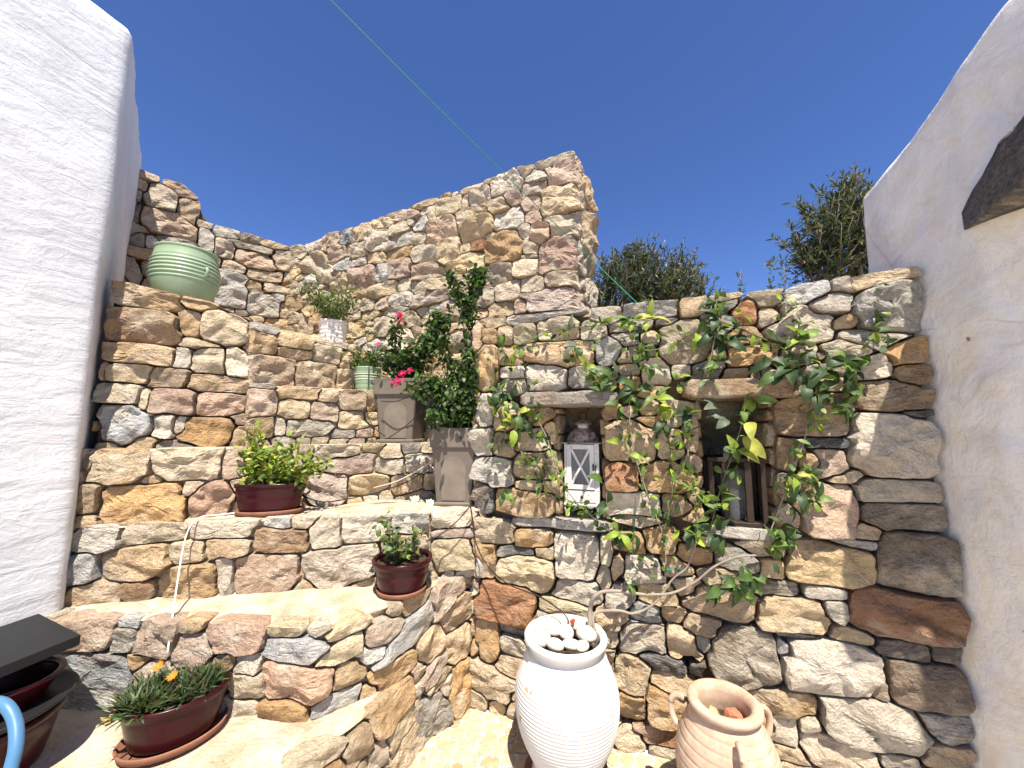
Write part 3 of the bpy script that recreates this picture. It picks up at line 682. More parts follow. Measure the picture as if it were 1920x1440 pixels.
L_RW = [(277,558,130,43,'t',-6),(377,570,75,24,'t',-8),(445,583,60,22,'c',-12),(198,553,22,38,'p'),(270,613,155,66,'b'),(357,608,42,44,'t'),(422,615,88,66,'c'),(195,598,20,30,'t'),(260,662,148,40,'t'),(347,672,28,32,'w'),
 (392,677,62,44,'c'),(446,680,46,52,'w'),(377,643,60,14,'t'),(240,700,86,34,'c'),(188,697,24,34,'p'),(320,710,80,32,'t'),(403,720,100,28,'t'),(220,737,90,38,'c'),(323,753,84,46,'k'),(417,757,80,40,'k'),
 (275,750,20,34,'c'),(230,795,124,70,'u'),(310,798,44,44,'w'),(340,798,28,28,'w'),(390,808,100,44,'o'),(455,820,40,40,'t'),(180,800,30,50,'t')]
stairs = thing("stone_steps", "sunlit rough stone steps winding up to the left, set with flower pots", "steps", (-1.2, 1.9, 0))
def polyline(pts, n):
    P = np.array(pts, float); L = np.concatenate([[0], np.cumsum(np.linalg.norm(np.diff(P, axis=0), axis=1))]); t = np.linspace(0, L[-1], n)
    return np.column_stack([np.interp(t, L, P[:, 0]), np.interp(t, L, P[:, 1])])
def step(face, S1, zb, zt, listed, seed, back, z, palette="cctpwo"):
    """one step: mortar tread and body, riser stones its sub-parts"""
    n, m = 110, 18
    s = np.linspace(0, S1, n); zz0 = np.full(n, z); nrm = face.map(s, zz0, np.ones(n))[:, :2] - face.map(s, zz0, np.zeros(n))[:, :2]
    F0 = face.map(s, zz0, np.full(n, -0.012)); F0[:, :2] += nrm * (wob(F0, 9, 3, seed + 1) * 0.016)[:, None]; B = polyline(back, n)
    body = face.map(s, zb(s), np.full(n, -0.030)); body2 = face.map(s, np.full(n, z - 0.03), np.full(n, -0.030)); vs = []
    for j in range(m + 1):
        t = (j / m) ** 1.7; xy = F0[:, :2] * (1 - t) + B * t; e = np.linalg.norm(xy - F0[:, :2], axis=1)
        p = np.column_stack([xy, np.full(n, z)]); p[:, 2] += wob(p, 7, 3, seed) * 0.007 + wob(p, 26, 2, seed + 3) * 0.003 - 0.014 * np.exp(-e / 0.012)
        vs.append(p)
    V = np.vstack([body, body2] + vs); fs = []
    for r in range(len(V) // n - 1):
        for i in range(n - 1): fs.append((r*n+i, r*n+i+1, (r+1)*n+i+1, (r+1)*n+i))
    st = mesh_obj("step", V, fs, M['tread'], stairs, True, origin=(F0[n//2][0], F0[n//2][1], z))
    build_face(st, face, 0, S1, zb, zt, listed, palette, seed, big=(0.12, 0.065), proud=0.014, rough=1.0)
    return st
cst = lambda z: lin((0, z), (9, z))
m1 = R2.cum[4]
step(R1, R1.S, cst(0), cst(.378), L_R1, 401, [(-2.45, 1.95), (-1.2, 1.9), (-.84, 1.85), (-.6, 2.02), (-.45, 2.2)], .37)
step(R2, R2.S, lin((0, .36), (m1 - .06, .36), (m1 - .05, 0.0), (9, 0.0)), cst(.748), L_R2, 402, [(-2.3, 2.05), (-1.65, 2.12), (-.9, 2.26), (-.1, 2.6)], .74, "cctpwogu")
step(R3, R3.S, cst(.73), cst(1.118), L_R3, 403, [(-2.3, 2.07), (-1.75, 2.2), (-1.25, 2.52), (-.1, 2.9)], 1.11)
step(R4, R4.S, cst(1.10), cst(1.488), L_R4, 404, [(-2.25, 2.08), (-1.75, 2.24), (-1.55, 2.36), (-1.35, 2.65), (-1.0, 3.2), (-.05, 2.85)], 1.48)
step(R5, R5.S, cst(1.47), cst(1.858), L_R5, 405, [(-1.62, 2.3), (-1.5, 2.65), (-1.3, 3.1), (-1.25, 3.35)], 1.85)
step(R6, R6.S, cst(1.84), cst(2.228), L_R6, 406, [(-1.75, 2.3), (-2.4, 2.5), (-2.8, 3.2), (-2.2, 3.7)], 2.22)
rw = thing("retaining_wall", "tan stone retaining wall beside the white house corner, carrying the big green pot", "stone wall", (-1.9, 2.1, 1.48))
rw_top = lin((0, 2.41), (RW.cum[1], 2.33), (RW.cum[2], 2.235), (RW.S, 2.235))
core("wall_core", RW, 0, RW.S, cst(1.44), rw_top, rw, 0.30)
build_face(rw, RW, 0, RW.S, cst(1.475), rw_top, L_RW, "ttcpoz", 407, segs={0, 1}, big=(0.12, 0.05), proud=0.016, rough=1.1)
mesh_obj("ledge", [(-2.2, 2.05, 2.37), (-1.75, 2.17, 2.31), (-1.56, 2.29, 2.225), (-1.7, 2.6, 2.225), (-2.3, 2.7, 2.33)], [(0, 1, 2, 3, 4)], M['tread'], rw, False)

# ---------------------------------------------------------------- whitewashed walls
def loft_wall(name, label, outline, z0, top, mat, seed, rnd=0.10, amp=0.02, rows=46):
    """closed solid over a plan outline (counter-clockwise), soft rounded top; top(x,y) gives the height"""
    P = polyline(list(outline) + [outline[0]], 420)[:-1]; n = len(P)
    for _ in range(1): P = 0.5 * P + 0.25 * (np.roll(P, 1, 0) + np.roll(P, -1, 0))
    T = np.roll(P, -1, 0) - np.roll(P, 1, 0); T /= np.linalg.norm(T, axis=1)[:, None]; NO = np.column_stack([T[:, 1], -T[:, 0]])
    H = np.array([top(x, y) for x, y in P]); vs = []
    for r in range(rows + 1):
        f = r / rows; vs.append(np.column_stack([P, z0 + (H - rnd - z0) * f]))
    for a in (0.3, 0.6, 0.85, 1.0):
        w = a * math.pi / 2; vs.append(np.column_stack([P - NO * (rnd * (1 - math.cos(w))), H - rnd + rnd * math.sin(w)]))
    V = np.vstack(vs); k = np.tile(NO, (len(vs), 1)); d = wob(V + seed, 2.6, 4, seed) * amp + wob(V * [1, 1, 1.5] + seed, 11, 3, seed + 9) * amp * 0.28
    V[:, :2] += k * d[:, None]; V[-n*3:, 2] += wob(V[-n*3:] + 5, 4, 3, seed + 2) * amp
    m = len(vs); fs = [(i*n+j, i*n+(j+1) % n, (i+1)*n+(j+1) % n, (i+1)*n+j) for i in range(m-1) for j in range(n)]
    fs.append(tuple(range((m-1)*n, m*n)))
    o = mesh_obj(name, V, fs, mat, None, True, origin=(P[0][0], P[0][1], z0))
    return tag(o, label, "house wall")
loft_wall("whitewashed_house", "bright whitewashed house corner with rounded edge, left of the steps",
          [(-2.10, 1.90), (-3.55, 3.50), (-5.2, 3.0), (-5.2, -0.4), (-2.90, -0.4), (-2.31, 1.3)], 0.0, lambda x, y: 3.78 + 0.02 * math.sin(3 * y), M['white_lit'], 3, rnd=0.035, amp=0.014)
WR_TOP = lin((0.2, 3.5), (1.0, 3.33), (1.3, 3.20), (1.45, 3.08), (1.62, 2.97), (1.75, 2.90), (1.93, 2.84), (2.2, 2.8))
loft_wall("whitewashed_wall", "shaded weathered whitewashed wall with a sloping top, right of the niche wall",
          [(1.86, 1.96), (1.85, 1.7), (1.83, 1.45), (1.87, 1.2), (1.95, 0.5), (2.0, -1.2), (2.6, -1.2), (2.6, 1.96)], 0.0, lambda x, y: float(WR_TOP(y)), M['white_old'], 8, rnd=0.04, amp=0.022)
def rough_prism(name, plan, z0, z1, mat, parent, seed, amp=0.012, taper=0.94, zfun=None):
    P = polyline(list(plan) + [plan[0]], 60)[:-1]; n = len(P); c = P.mean(axis=0); vs = []
    for f in np.linspace(0, 1, 7):
        k = 1 - (1 - taper) * f; q = c + (P - c) * k; vs.append(np.column_stack([q, z0 + ((z1 - z0) if zfun is None else zfun(q[:, 1])) * f]))
    V = np.vstack(vs + [np.array([[*c, z1]]), np.array([[*c, z0]])]); m = 7
    V += np.column_stack([wob(V + seed + q, 9, 3, seed + q) * amp for q in (0, 1, 2)])
    fs = [(i*n+j, i*n+(j+1) % n, (i+1)*n+(j+1) % n, (i+1)*n+j) for i in range(m-1) for j in range(n)]
    fs += [((m-1)*n+j, (m-1)*n+(j+1) % n, m*n) for j in range(n)] + [((j+1) % n, j, m*n+1) for j in range(n)]
    t = np.tile(np.array((.165, .155, .145, .75)), (len(V), 1))
    return mesh_obj(name, V, fs, mat, parent, True, origin=(*c, z0), attrs=dict(tint=t, suv=V * [.7, .7, 1.0] + 3))
sl = rough_prism("protruding_slab", [(1.92, 1.44), (1.83, 1.49), (1.73, 1.28), (1.635, 1.10), (1.63, 0.92), (2.0, 0.88)], 2.385, 2.58, M['stone'], None, 21, amp=0.012, taper=1.0, zfun=lin((.5, .27), (1.0, .25), (1.25, .20), (1.5, .07)))
tag(sl, "dark grey schist slab jutting from the shaded white wall", "stone slab")
# ---------------------------------------------------------------- crazy paving of the courtyard
def paving():
    rng = np.random.default_rng(55); x0, x1, y0, y1 = -0.75, 1.15, 1.62, 2.50
    fl = mesh_obj("courtyard_floor", [(-2.4, -3, 0.0), (1.95, -3, 0.0), (1.95, 2.2, 0.0), (-0.1, 2.6, 0.0), (-0.6, 2.6, 0.0), (-2.4, 1.5, 0.0)], [(0, 1, 2, 3, 4, 5)], M['grout'], None, False)
    fl["kind"] = "structure"
    cz = lambda v: lin((-9, v), (9, v))
    seeds, codes = fill_seeds([mk_seed(rng, -0.2, 2.0, .03, .028, 0, 4)], ['c'], x0, x1, cz(y0), cz(y1), "c", rng, res=0.012, big=(0.044, 0.036), stop=0.012, limit=1500, jit=0.03)
    ol = outlines(seeds, x0, x1, cz(y0), cz(y1), rng, joint=0.0016, cap=0.012, n=12); cand = []
    for sd, o2 in zip(seeds, ol):
        c = np.array([sd[0], sd[1]]); q = o2 + c; m = q.mean(axis=0)
        inside = NW.p[1][1] + (m[0] - NW.p[1][0]) * (NW.p[2][1] - NW.p[1][1]) / (NW.p[2][0] - NW.p[1][0]) - 0.02 > m[1]
        xs = np.interp(m[1], [1.47, 1.71, 2.0, 2.13, 2.44], [-.87, -.67, -.53, -.47, -.24]) + .02
        if not inside or m[0] < xs or min(np.ptp(q, axis=0)) < 0.008: continue
        px, py = to_px((m[0], m[1], 0)); vis = py < 1455 and 700 < px < 1500
        jar = (math.hypot(m[0] - .245, m[1] - 1.88) < 0.15)
        cand.append((not vis or jar, -np.ptp(q[:, 0]) * np.ptp(q[:, 1]), q, m))
    cand.sort(key=lambda t: (t[0], t[1])); SV, SF = [], []
    for k, (hid, _, q, m) in enumerate(cand):
        n = len(q); h = 0.005 + rng.uniform(0, .002)
        top = m + (q - m) * 0.93; V = np.vstack([np.column_stack([q, np.full(n, -.001)]), np.column_stack([q, np.full(n, h - .0015)]), np.column_stack([top, np.full(n, h)])])
        F = [(i, (i+1) % n, n + (i+1) % n, n + i) for i in range(n)] + [(n+i, n+(i+1) % n, 2*n+(i+1) % n, 2*n+i) for i in range(n)] + [tuple(range(2*n, 3*n))]
        if k < 290 and not hid: mesh_obj("paving_stone", V, F, M['paving'], fl, False, origin=(*m, 0))
        else: b = sum(len(v) for v in SV); SV.append(V); SF += [tuple(j + b for j in f) for f in F]
    if SV: o = mesh_obj("paving_stones", np.vstack(SV), SF, M['paving'], fl, False); o["kind"] = "stuff"
paving()

# ---------------------------------------------------------------- pots
def rot(a): return Matrix.Rotation(a, 4, 'Z')
def soil_disc(c, r, z, parent, sx=1, sy=1, rz=0.0, seed=1):
    n, k = 36, 8; vs = [(0, 0, 0)]; fs = []
    for i in range(1, k + 1):
        for j in range(n): a = 2*math.pi*j/n; vs.append((r*i/k*math.cos(a)*sx, r*i/k*math.sin(a)*sy, 0))
    v = np.array(vs); v = np.column_stack([v[:, 0]*math.cos(rz)-v[:, 1]*math.sin(rz), v[:, 0]*math.sin(rz)+v[:, 1]*math.cos(rz), v[:, 2]]) + np.array([c[0], c[1], z])
    v[:, 2] += wob(v, 60, 3, seed) * 0.006
    fs = [(0, 1+j, 1+(j+1) % n) for j in range(n)] + [(1+i*n+j, 1+i*n+(j+1) % n, 1+(i+1)*n+(j+1) % n, 1+(i+1)*n+j) for i in range(k-1) for j in range(n)]
    return mesh_obj("soil", v, fs, M['soil'], parent, True, origin=(c[0], c[1], z))
def bowl_pot(name, label, cat, c, rt, rb, h, mat, lip=0.012, sx=1, sy=1, rz=0.0, groove=(0.62,), group=None, tilt=None, thick=0.012):
    """flared pot with a plain lip; returns the thing"""
    t = thing(name, label, cat, c, group); b = MB(); p = [(rb * .6, 0), (rb * .97, 0), (rb, .004)]
    for f in np.linspace(0.08, 0.80, 12):
        r = rb + (rt - rb) * f ** 0.85
        for g in groove:
            if abs(f - g) < 0.034: r -= 0.0035
        p.append((r, h * f))
    p += [(rt * .985, h * .84), (rt + lip * .35, h * .86), (rt + lip * .5, h * .97), (rt + lip * .3, h), (rt - thick * .4, h), (rt - thick, h * .985), (rt - thick, h * .80)]
    M4 = rot(rz) if tilt is None else (Matrix.Rotation(tilt[1], 4, 'X') @ Matrix.Rotation(tilt[0], 4, 'Y') @ rot(rz))
    b.lathe(p, c, 56, sx, sy, M4, cap=False); b.build("pot_body", mat, t, True, c)
    return t
def dish(t, c, r, h, mat, sx=1, sy=1, rz=0.0, name="saucer", warp=0.0):
    b = MB(); p = [(r*.3, 0), (r*.88, 0), (r*.95, .006), (r, h*.9), (r*.985, h), (r*.955, h*.97), (r*.92, .010), (r*.3, .008)]
    b.lathe(p, c, 56, sx, sy, rot(rz), cap=True, fn=(lambda rr, z, a: rr * (1 + warp * math.sin(2*a + 1)))); return b.build(name, mat, t, True, c)

# maroon oval planter with gazania, lowest step
gz_c = (-1.335, 1.665, .378); gz_r = math.radians(36)
gaz = bowl_pot("oval_planter", "maroon glazed oval planter of orange gazanias on the lowest step", "planter", (gz_c[0], gz_c[1], gz_c[2] + .02), .170, .134, .158, M['maroon'], sx=1.0, sy=.80, rz=gz_r, groove=())
dish(gaz, gz_c, .170, .032, M['saucer'], 1.0, .82, gz_r, warp=.02)
soil_disc(gz_c, .156, gz_c[2] + .158, gaz, 1.0, .80, gz_r)
# maroon oval planter, third step
o3_c = (-1.36, 2.225, 1.113); o3_r = math.radians(14)
ov3 = bowl_pot("oval_planter", "maroon glazed oval planter with a lime green shrub on the middle step", "planter", (o3_c[0], o3_c[1], o3_c[2] + .02), .172, .146, .15, M['maroon'], sx=1.02, sy=.52, rz=o3_r, groove=(.5, .53))
dish(ov3, o3_c, .168, .026, M['saucer'], 1.02, .56, o3_r, warp=.01)
soil_disc(o3_c, .156, o3_c[2] + .15, ov3, 1.02, .52, o3_r)
# maroon round pot with rose, second step
rs_c = (-.575, 2.115, .745)
rose = bowl_pot("round_pot", "maroon glazed round pot with a small cream rose at the step's corner", "flower pot", (rs_c[0], rs_c[1], rs_c[2] + .018), .148, .112, .155, M['maroon'], groove=(.56, .6))
dish(rose, rs_c, .128, .028, M['saucer'])
soil_disc(rs_c, .134, rs_c[2] + .148, rose)

# large green urn on the ledge
gp_c = (-2.02, 2.30, 2.335)
gp = thing("green_pot", "large pale green ribbed pot on the ledge beside the white house corner", "flower pot", gp_c)
prof = [(.07, 0), (.112, 0), (.118, .008)]
gk = [(0, .115), (.06, .145), (.12, .166), (.18, .174), (.23, .170), (.28, .158), (.31, .153), (.33, .152)]
for z in np.linspace(.012, .315, 70):
    r = sum(float(np.interp(z + d, *zip(*gk))) for d in (-.02, 0, .02)) / 3
    if .13 < z < .27: r += .0032 * math.sin((z - .13) / .14 * math.pi * 12)
    prof.append((r, z))
prof += [(.154, .322), (.158, .328), (.157, .335), (.150, .337), (.142, .33), (.140, .27)]
b = MB(); b.lathe(prof, gp_c, 72, cap=False); b.build("pot_body", M['green_glaze'], gp, True, gp_c)
for a in (math.radians(-18), math.radians(185)):
    b = MB(); q = [(gp_c[0] + math.cos(a) * rr, gp_c[1] + math.sin(a) * rr, gp_c[2] + zz) for rr, zz in ((.160, .205), (.185, .210), (.191, .19), (.182, .168), (.164, .16))]
    b.tube(curve_pts(q, 4), .009, 8); b.build("handle", M['green_glaze'], gp, True, q[0])
soil_disc(gp_c, .142, gp_c[2] + .26, gp)
b = MB(); b.tube(curve_pts([(gp_c[0] - .06, gp_c[1] - .05, gp_c[2] + .30), (gp_c[0] - .05, gp_c[1] - .02, gp_c[2] + .39), (gp_c[0], gp_c[1], gp_c[2] + .41), (gp_c[0] + .06, gp_c[1] - .01, gp_c[2] + .38), (gp_c[0] + .07, gp_c[1], gp_c[2] + .30)], 6), .003, 6)
b.build("dry_stem", M['greytube'], gp, True, gp_c)

# small green pot on the fifth step
sg_c = (-1.115, 2.945, 1.853)
sg = thing("small_green_pot", "small green banded pot of red-flowering sprigs next to the taupe planter", "flower pot", sg_c)
prof = [(.05, .012), (.078, .012)] + [(.079 + .022 * f - (.0015 if int(f * 14) % 3 == 0 else 0), .014 + .165 * f) for f in np.linspace(0, 1, 30)] + [(.104, .185), (.102, .19), (.094, .188), (.092, .15)]
b = MB(); b.lathe(prof, sg_c, 48, cap=False); b.build("pot_body", M['green_glaze'], sg, True, sg_c)
for f in (.50, .62, .74):
    rr = .079 + .022 * f + .0008; zz = .014 + .165 * f; b = MB(); b.lathe([(rr, zz - .0035), (rr + .0012, zz), (rr + .0003, zz + .0035)], sg_c, 48, cap=False); b.build("pale_band", M['pale_band'], sg, True, sg_c)
dish(sg, sg_c, .088, .014, M['green_glaze']); soil_disc(sg_c, .092, sg_c[2] + .165, sg)
# white ribbed pot on the sixth step
wp_c = (-1.43, 3.02, 2.222)
wp = thing("white_ribbed_pot", "white ribbed pot with a bushy orange-flowered plant on the top step", "flower pot", wp_c)
prof = [(.05, 0), (.088, 0)] + [(.089 + .020 * f + .0016 * math.sin(f * 40), .2 * f) for f in np.linspace(.02, .9, 44)] + [(.112, .185), (.115, .197), (.112, .203), (.104, .203), (.100, .18), (.099, .15)]
b = MB(); b.lathe(prof, wp_c, 48, cap=False); b.build("pot_body", M['white_pot'], wp, True, wp_c); soil_disc(wp_c, .1, wp_c[2] + .175, wp)

# tall square taupe planters
def taupe_planter(label, c, half, h, rz):
    t = thing("tall_planter", label, "planter", c, "tall square taupe planters"); M4 = Matrix.Translation(c) @ rot(rz)
    def ring(hw, z, rr=.012):
        out = []
        for qx, qy, a0 in ((1, 1, 0), (-1, 1, 90), (-1, -1, 180), (1, -1, 270)):
            for da in (0, 45, 90):
                a = math.radians(a0 + da); out.append(((hw - rr) * qx + rr * math.cos(a), (hw - rr) * qy + rr * math.sin(a), z))
        return out
    lv = [(half*.70, .02), (half*.74, .022), (half*.905, h*.72), (half*.91, h*.745), (half*.985, h*.75), (half*.99, h*.76), (half, h*.99), (half*.995, h), (half*.92, h), (half*.90, h*.985), (half*.88, h*.86)]
    b = MB(); vs = []
    for hw, z in lv: vs += [M4 @ Vector(q) for q in ring(hw, z)]
    n = 12; fs = [(i*n+k, i*n+(k+1) % n, (i+1)*n+(k+1) % n, (i+1)*n+k) for i in range(len(lv)-1) for k in range(n)] + [tuple(range(n-1, -1, -1))]
    b.add(vs, fs); b.build("planter_body", M['taupe'], t, False, c)
    # a slightly paler arch on the front face, set just proud of it
    pts = []; w0 = half * .52
    for k in range(25):
        a = math.pi * k / 24; pts.append((w0 * math.cos(a), h * .44 + h * .19 * math.sin(a)))
    pts = [(w0 * .93, h * .07)] + pts + [(-w0 * .93, h * .07)]
    fr = lambda z: -(half * (.74 + (.905 - .74) * (z / h - .03) / .70)) - .0015
    b = MB(); vs = [M4 @ Vector((x, fr(z), z)) for x, z in pts] + [M4 @ Vector((x * .97, fr(z) - .0012, z)) for x, z in pts]
    n = len(pts); b.add(vs, [(i, (i+1) % n, n + (i+1) % n, n + i) for i in range(n)] + [tuple(range(2*n-1, n-1, -1))]); b.build("pale_arch", M['taupe_pale'], t, False, c)
    b = MB(); b.box((-half*.83, -half*.83, 0), (half*.83, half*.83, .022), M4, .006); b.build("saucer", M['taupe'], t, False, c)
    b = MB(); b.box((-half*.885, -half*.885, h*.80), (half*.885, half*.885, h*.87), M4); b.build("soil", M['soil'], t, False, c)
    return t
p1_c = (-.815, 2.885, 1.483); p2_c = (-.352, 2.535, 1.113)
pl1 = taupe_planter("tall taupe square planter with magenta bougainvillea, on the upper step beside the small green pot", p1_c, .163, .455, math.radians(-6))
pl2 = taupe_planter("tall taupe square planter with dark bougainvillea, on the middle step against the niche wall", p2_c, .148, .475, math.radians(-4))

# white jar
wj_c = (.252, 1.945, 0.004)
wj = thing("white_jar", "large white ribbed jar with flaking paint, filled with pebbles and a vine trunk", "jar", wj_c)
prof = [(.08, 0), (.158, 0), (.163, .008), (.163, .022), (.152, .035), (.146, .05)]
ks = [(.03, .146), (.06, .147), (.12, .172), (.20, .212), (.28, .234), (.35, .240), (.42, .232), (.48, .210), (.53, .184), (.55, .176), (.60, .176)]
for z in np.linspace(.06, .545, 150):
    r = sum(float(np.interp(z + d, *zip(*ks))) for d in (-.03, -.015, 0, .015, .03)) / 5
    if .10 < z < .46: r += .0050 * (abs(math.sin((z - .10) / .0160 * math.pi)) - .5) * min(1, (z - .10) / .03, (.46 - z) / .03)
    prof.append((r, z))
prof += [(.170, .552), (.168, .570), (.171, .582), (.186, .590), (.194, .600), (.195, .612), (.189, .620), (.176, .622), (.166, .616), (.160, .60), (.158, .56), (.155, .52)]
b = MB(); b.lathe(prof, wj_c, 96, cap=False, fn=lambda r, z, a: (r + .0045 * math.sin(a * 17 + math.sin(a * 5) * 2) * math.exp(-((z - .515) / .014) ** 2)) * (1 + .006 * math.sin(a + 1) + .004 * math.sin(2 * a + z * 9)))
b.build("jar_body", M['jar_white'], wj, True, wj_c)
b = MB(); b.lathe([(.001, .535), (.162, .535)], wj_c, 40, cap=False); b.build("gravel_fill", M['soil'], wj, True, wj_c)
dish(wj, (wj_c[0], wj_c[1], .004), .20, .018, M['saucer'])
def blob(name, c, r3, mat, seed, label, cat, group, rz=0.0, amp=.07, parent=None, facet=False):
    n, m = 18, 10; vs = []
    for i in range(m + 1):
        f = math.pi * i / m
        for j in range(n): a = 2*math.pi*j/n; vs.append((math.sin(f)*math.cos(a), math.sin(f)*math.sin(a), math.cos(f)))
    v = np.array(vs); v *= (1 + amp * wob(v + seed, 1.6, 2, seed))[:, None]
    if facet:
        g = np.random.default_rng(seed)
        for _ in range(9):
            d = g.normal(size=3); d /= np.linalg.norm(d); o_ = g.uniform(.5, .8); k = v @ d - o_; v -= np.clip(k, 0, None)[:, None] * d
    v *= np.array(r3); v = np.column_stack([v[:, 0]*math.cos(rz)-v[:, 1]*math.sin(rz), v[:, 0]*math.sin(rz)+v[:, 1]*math.cos(rz), v[:, 2]]) + np.array(c)
    fs = [(i*n+j, (i+1)*n+j, (i+1)*n+(j+1) % n, i*n+(j+1) % n) for i in range(m) for j in range(n)]
    o = mesh_obj(name, v, fs, mat, parent, not facet, origin=c)
    if label: tag(o, label, cat, group)
    return o
PEB = [(1012,1172,40,26,"pebble at the jar's back left, against the rim"),(1040,1165,46,24,"large oval pebble at the jar's back, left of the red clip"),(1083,1176,36,26,"round pebble below the red clip in the white jar"),
       (1014,1195,40,28,"pebble at the jar's front left"),(1061,1187,44,26,"broad oval pebble in the centre of the white jar"),(1100,1196,40,28,"pebble at the jar's right, before the vine trunk"),
       (1040,1207,34,22,"small pebble at the jar's front, left of its middle"),(1072,1211,34,18,"flat pebble at the jar's very front inside the rim"),(1040,1187,30,22,"small pebble wedged left of the jar's central pebble"),(1110,1178,26,20,"small pebble at the foot of the vine trunk"),(1092,1214,28,18,"small pebble at the jar's front, right of its middle")]
for k, (px, py, w, h, lab) in enumerate(PEB):
    p = atz(px, py, .605); sc = 1.92 / FPX
    blob("pebble", (p[0], min(p[1], wj_c[1] + .13), .600 + .010 * (k % 3)), (w*sc*.50, h*sc*.60, h*sc*.46), M['pebble'], 30 + k, "white " + lab, "pebble", "pebbles in the white jar", rz=.4*k)
# terracotta jar
tj_c = (.84, 1.655, 0.004)
tj = thing("terracotta_jar", "terracotta jar with incised rings and loop handles, holding two rocks", "jar", tj_c)
ks = [(0, .115), (.08, .14), (.2, .184), (.29, .197), (.36, .186), (.43, .158), (.48, .128), (.5, .120)]
prof = [(.05, 0), (.112, 0)]
for z in np.linspace(.006, .485, 120):
    r = sum(float(np.interp(z + d, *zip(*ks))) for d in (-.03, -.015, 0, .015, .03)) / 5
    ph = (z - .05) / .034; r -= .0035 * math.exp(-((ph - round(ph)) / .10) ** 2)
    prof.append((r, z))
prof += [(.117, .495), (.120, .503), (.131, .508), (.139, .518), (.138, .530), (.128, .538), (.112, .538), (.098, .529), (.092, .51), (.095, .46), (.11, .38)]
prof = [(r * .97, z * .97) for r, z in prof]
b = MB(); b.lathe(prof, tj_c, 96, cap=False); b.build("jar_body", M['terracotta'], tj, True, tj_c)
for a in (-102, 12, 142):
    a = math.radians(a); q = [(tj_c[0]+math.cos(a)*r, tj_c[1]+math.sin(a)*r, z) for r, z in ((.150, .468), (.178, .470), (.202, .445), (.206, .41), (.198, .375), (.182, .355))]
    b = MB(); b.tube(curve_pts(q, 5), .0125, 10); b.build("handle", M['terracotta'], tj, True, q[0])
b = MB(); b.lathe([(.001, .42), (.118, .42)], tj_c, 40, cap=False); b.build("fill", M['soil'], tj, True, tj_c)
blob("rock", (tj_c[0] - .036, tj_c[1] + .025, .445), (.046, .042, .04), M['rock_yellow'], 71, "yellow rock inside the terracotta jar", "rock", None, .3, .1, None, True)
blob("brick_fragment", (tj_c[0] + .038, tj_c[1] + .02, .445), (.042, .04, .038), M['brick_red'], 74, "reddish brick fragment inside the terracotta jar", "brick", None, .9, .05, None, True)

# bottom left: bench along the white wall, stacked pots below, blue hose
bt = thing("low_bench", "black bench top jutting in from the left edge before the white wall", "bench", (-1.95, 1.0, 0.0))
b = MB(); b.add([(-2.03, 1.75, .765), (-1.66, 1.58, .765), (-1.95, .35, .765), (-2.3, .40, .765), (-2.03, 1.75, .80), (-1.66, 1.58, .80), (-1.95, .35, .80), (-2.3, .40, .80)],
               [(0, 1, 2, 3), (7, 6, 5, 4), (1, 0, 4, 5), (2, 1, 5, 6), (3, 2, 6, 7), (0, 3, 7, 4)]); b.build("bench_top", M['black'], bt, False)
for x, y in ((-1.90, .95), (-2.15, 1.0), (-2.0, .45), (-2.22, .5)):
    b = MB(); b.box((x - .02, y - .02, 0), (x + .02, y + .02, .765)); b.build("leg", M['black'], bt, False, (x, y, 0))
bp_c = (-1.875, 1.50, .375)
bp = bowl_pot("round_pot", "large maroon pot under the black bench, bottom of its stack", "flower pot", bp_c, .185, .14, .19, M['maroon'], groove=(.7,))
for k in range(3):
    st = thing("plant_saucer", ["lowest of the black saucers stacked on the large maroon pot", "middle one of the black saucers stacked on the large maroon pot", "topmost of the black saucers stacked on the large maroon pot"][k], "saucer", (bp_c[0] + .01*k, bp_c[1], .566 + .012*k), "black saucers under the bench")
    dish(st, (bp_c[0] + .012*k, bp_c[1] - .008*k, .566 + .012*k), .20 + .006*k, .022, M['blackplastic'], name="dish")
up = bowl_pot("round_pot", "small empty maroon pot on the saucers under the black bench", "flower pot", (bp_c[0] + .02, bp_c[1], .598), .150, .11, .095, M['maroon'], lip=.02, groove=(), tilt=(.06, -.05))
b = MB(); q = [aty(px, py, y) for px, py, y in ((-40, 1322, 1.27), (-10, 1316, 1.26), (14, 1326, 1.25), (29, 1356, 1.24), (30, 1400, 1.22), (18, 1450, 1.2), (8, 1500, 1.18))]
q += [(q[-1][0], q[-1][1] - .02, .25), (q[-1][0] + .02, q[-1][1] - .05, .02), (q[-1][0] - .25, q[-1][1] - .35, .02)]
b.tube(curve_pts(q, 8), .0155, 12); tag(b.build("blue_hose", M['blue'], None, True, q[-3]), "light blue hose curving up at the left edge, below the bench", "hose")

# ---------------------------------------------------------------- lanterns
def niche_frame(V, d):
    p = NW.map(np.array([V[0]]), np.array([V[1] - V[3]]), np.array([d]))[0]; t, n = NW.t[1], NW.n[1]
    return Matrix(((t[0], -n[0], 0, p[0]), (t[1], -n[1], 0, p[1]), (0, 0, 1, p[2]), (0, 0, 0, 1))), p
M4, p = niche_frame(V1, -.125); p = tuple(p); base = M4
lan = thing("white_lantern", "weathered white wooden lantern with a crossed glass door, in the left niche", "lantern", p)
W, Dp = .098, .085
def part(name, mat, boxes, parent, bev=0.0):
    b = MB()
    for lo, hi in boxes: b.box(lo, hi, M4, bev)
    return b.build(name, mat, parent, False, p)
for sx in (-1, 1):
    for sy in (-1, 1):
        b = MB(); q = [(sx*.082, sy*.07, .068), (sx*.092, sy*.078, .045), (sx*.084, sy*.07, .02), (sx*.088, sy*.074, .002)]
        b.tube([M4 @ Vector(v) for v in curve_pts(q, 4)], .013, 8, .010); b.build("leg", M['lantern_white'], lan, True, p)
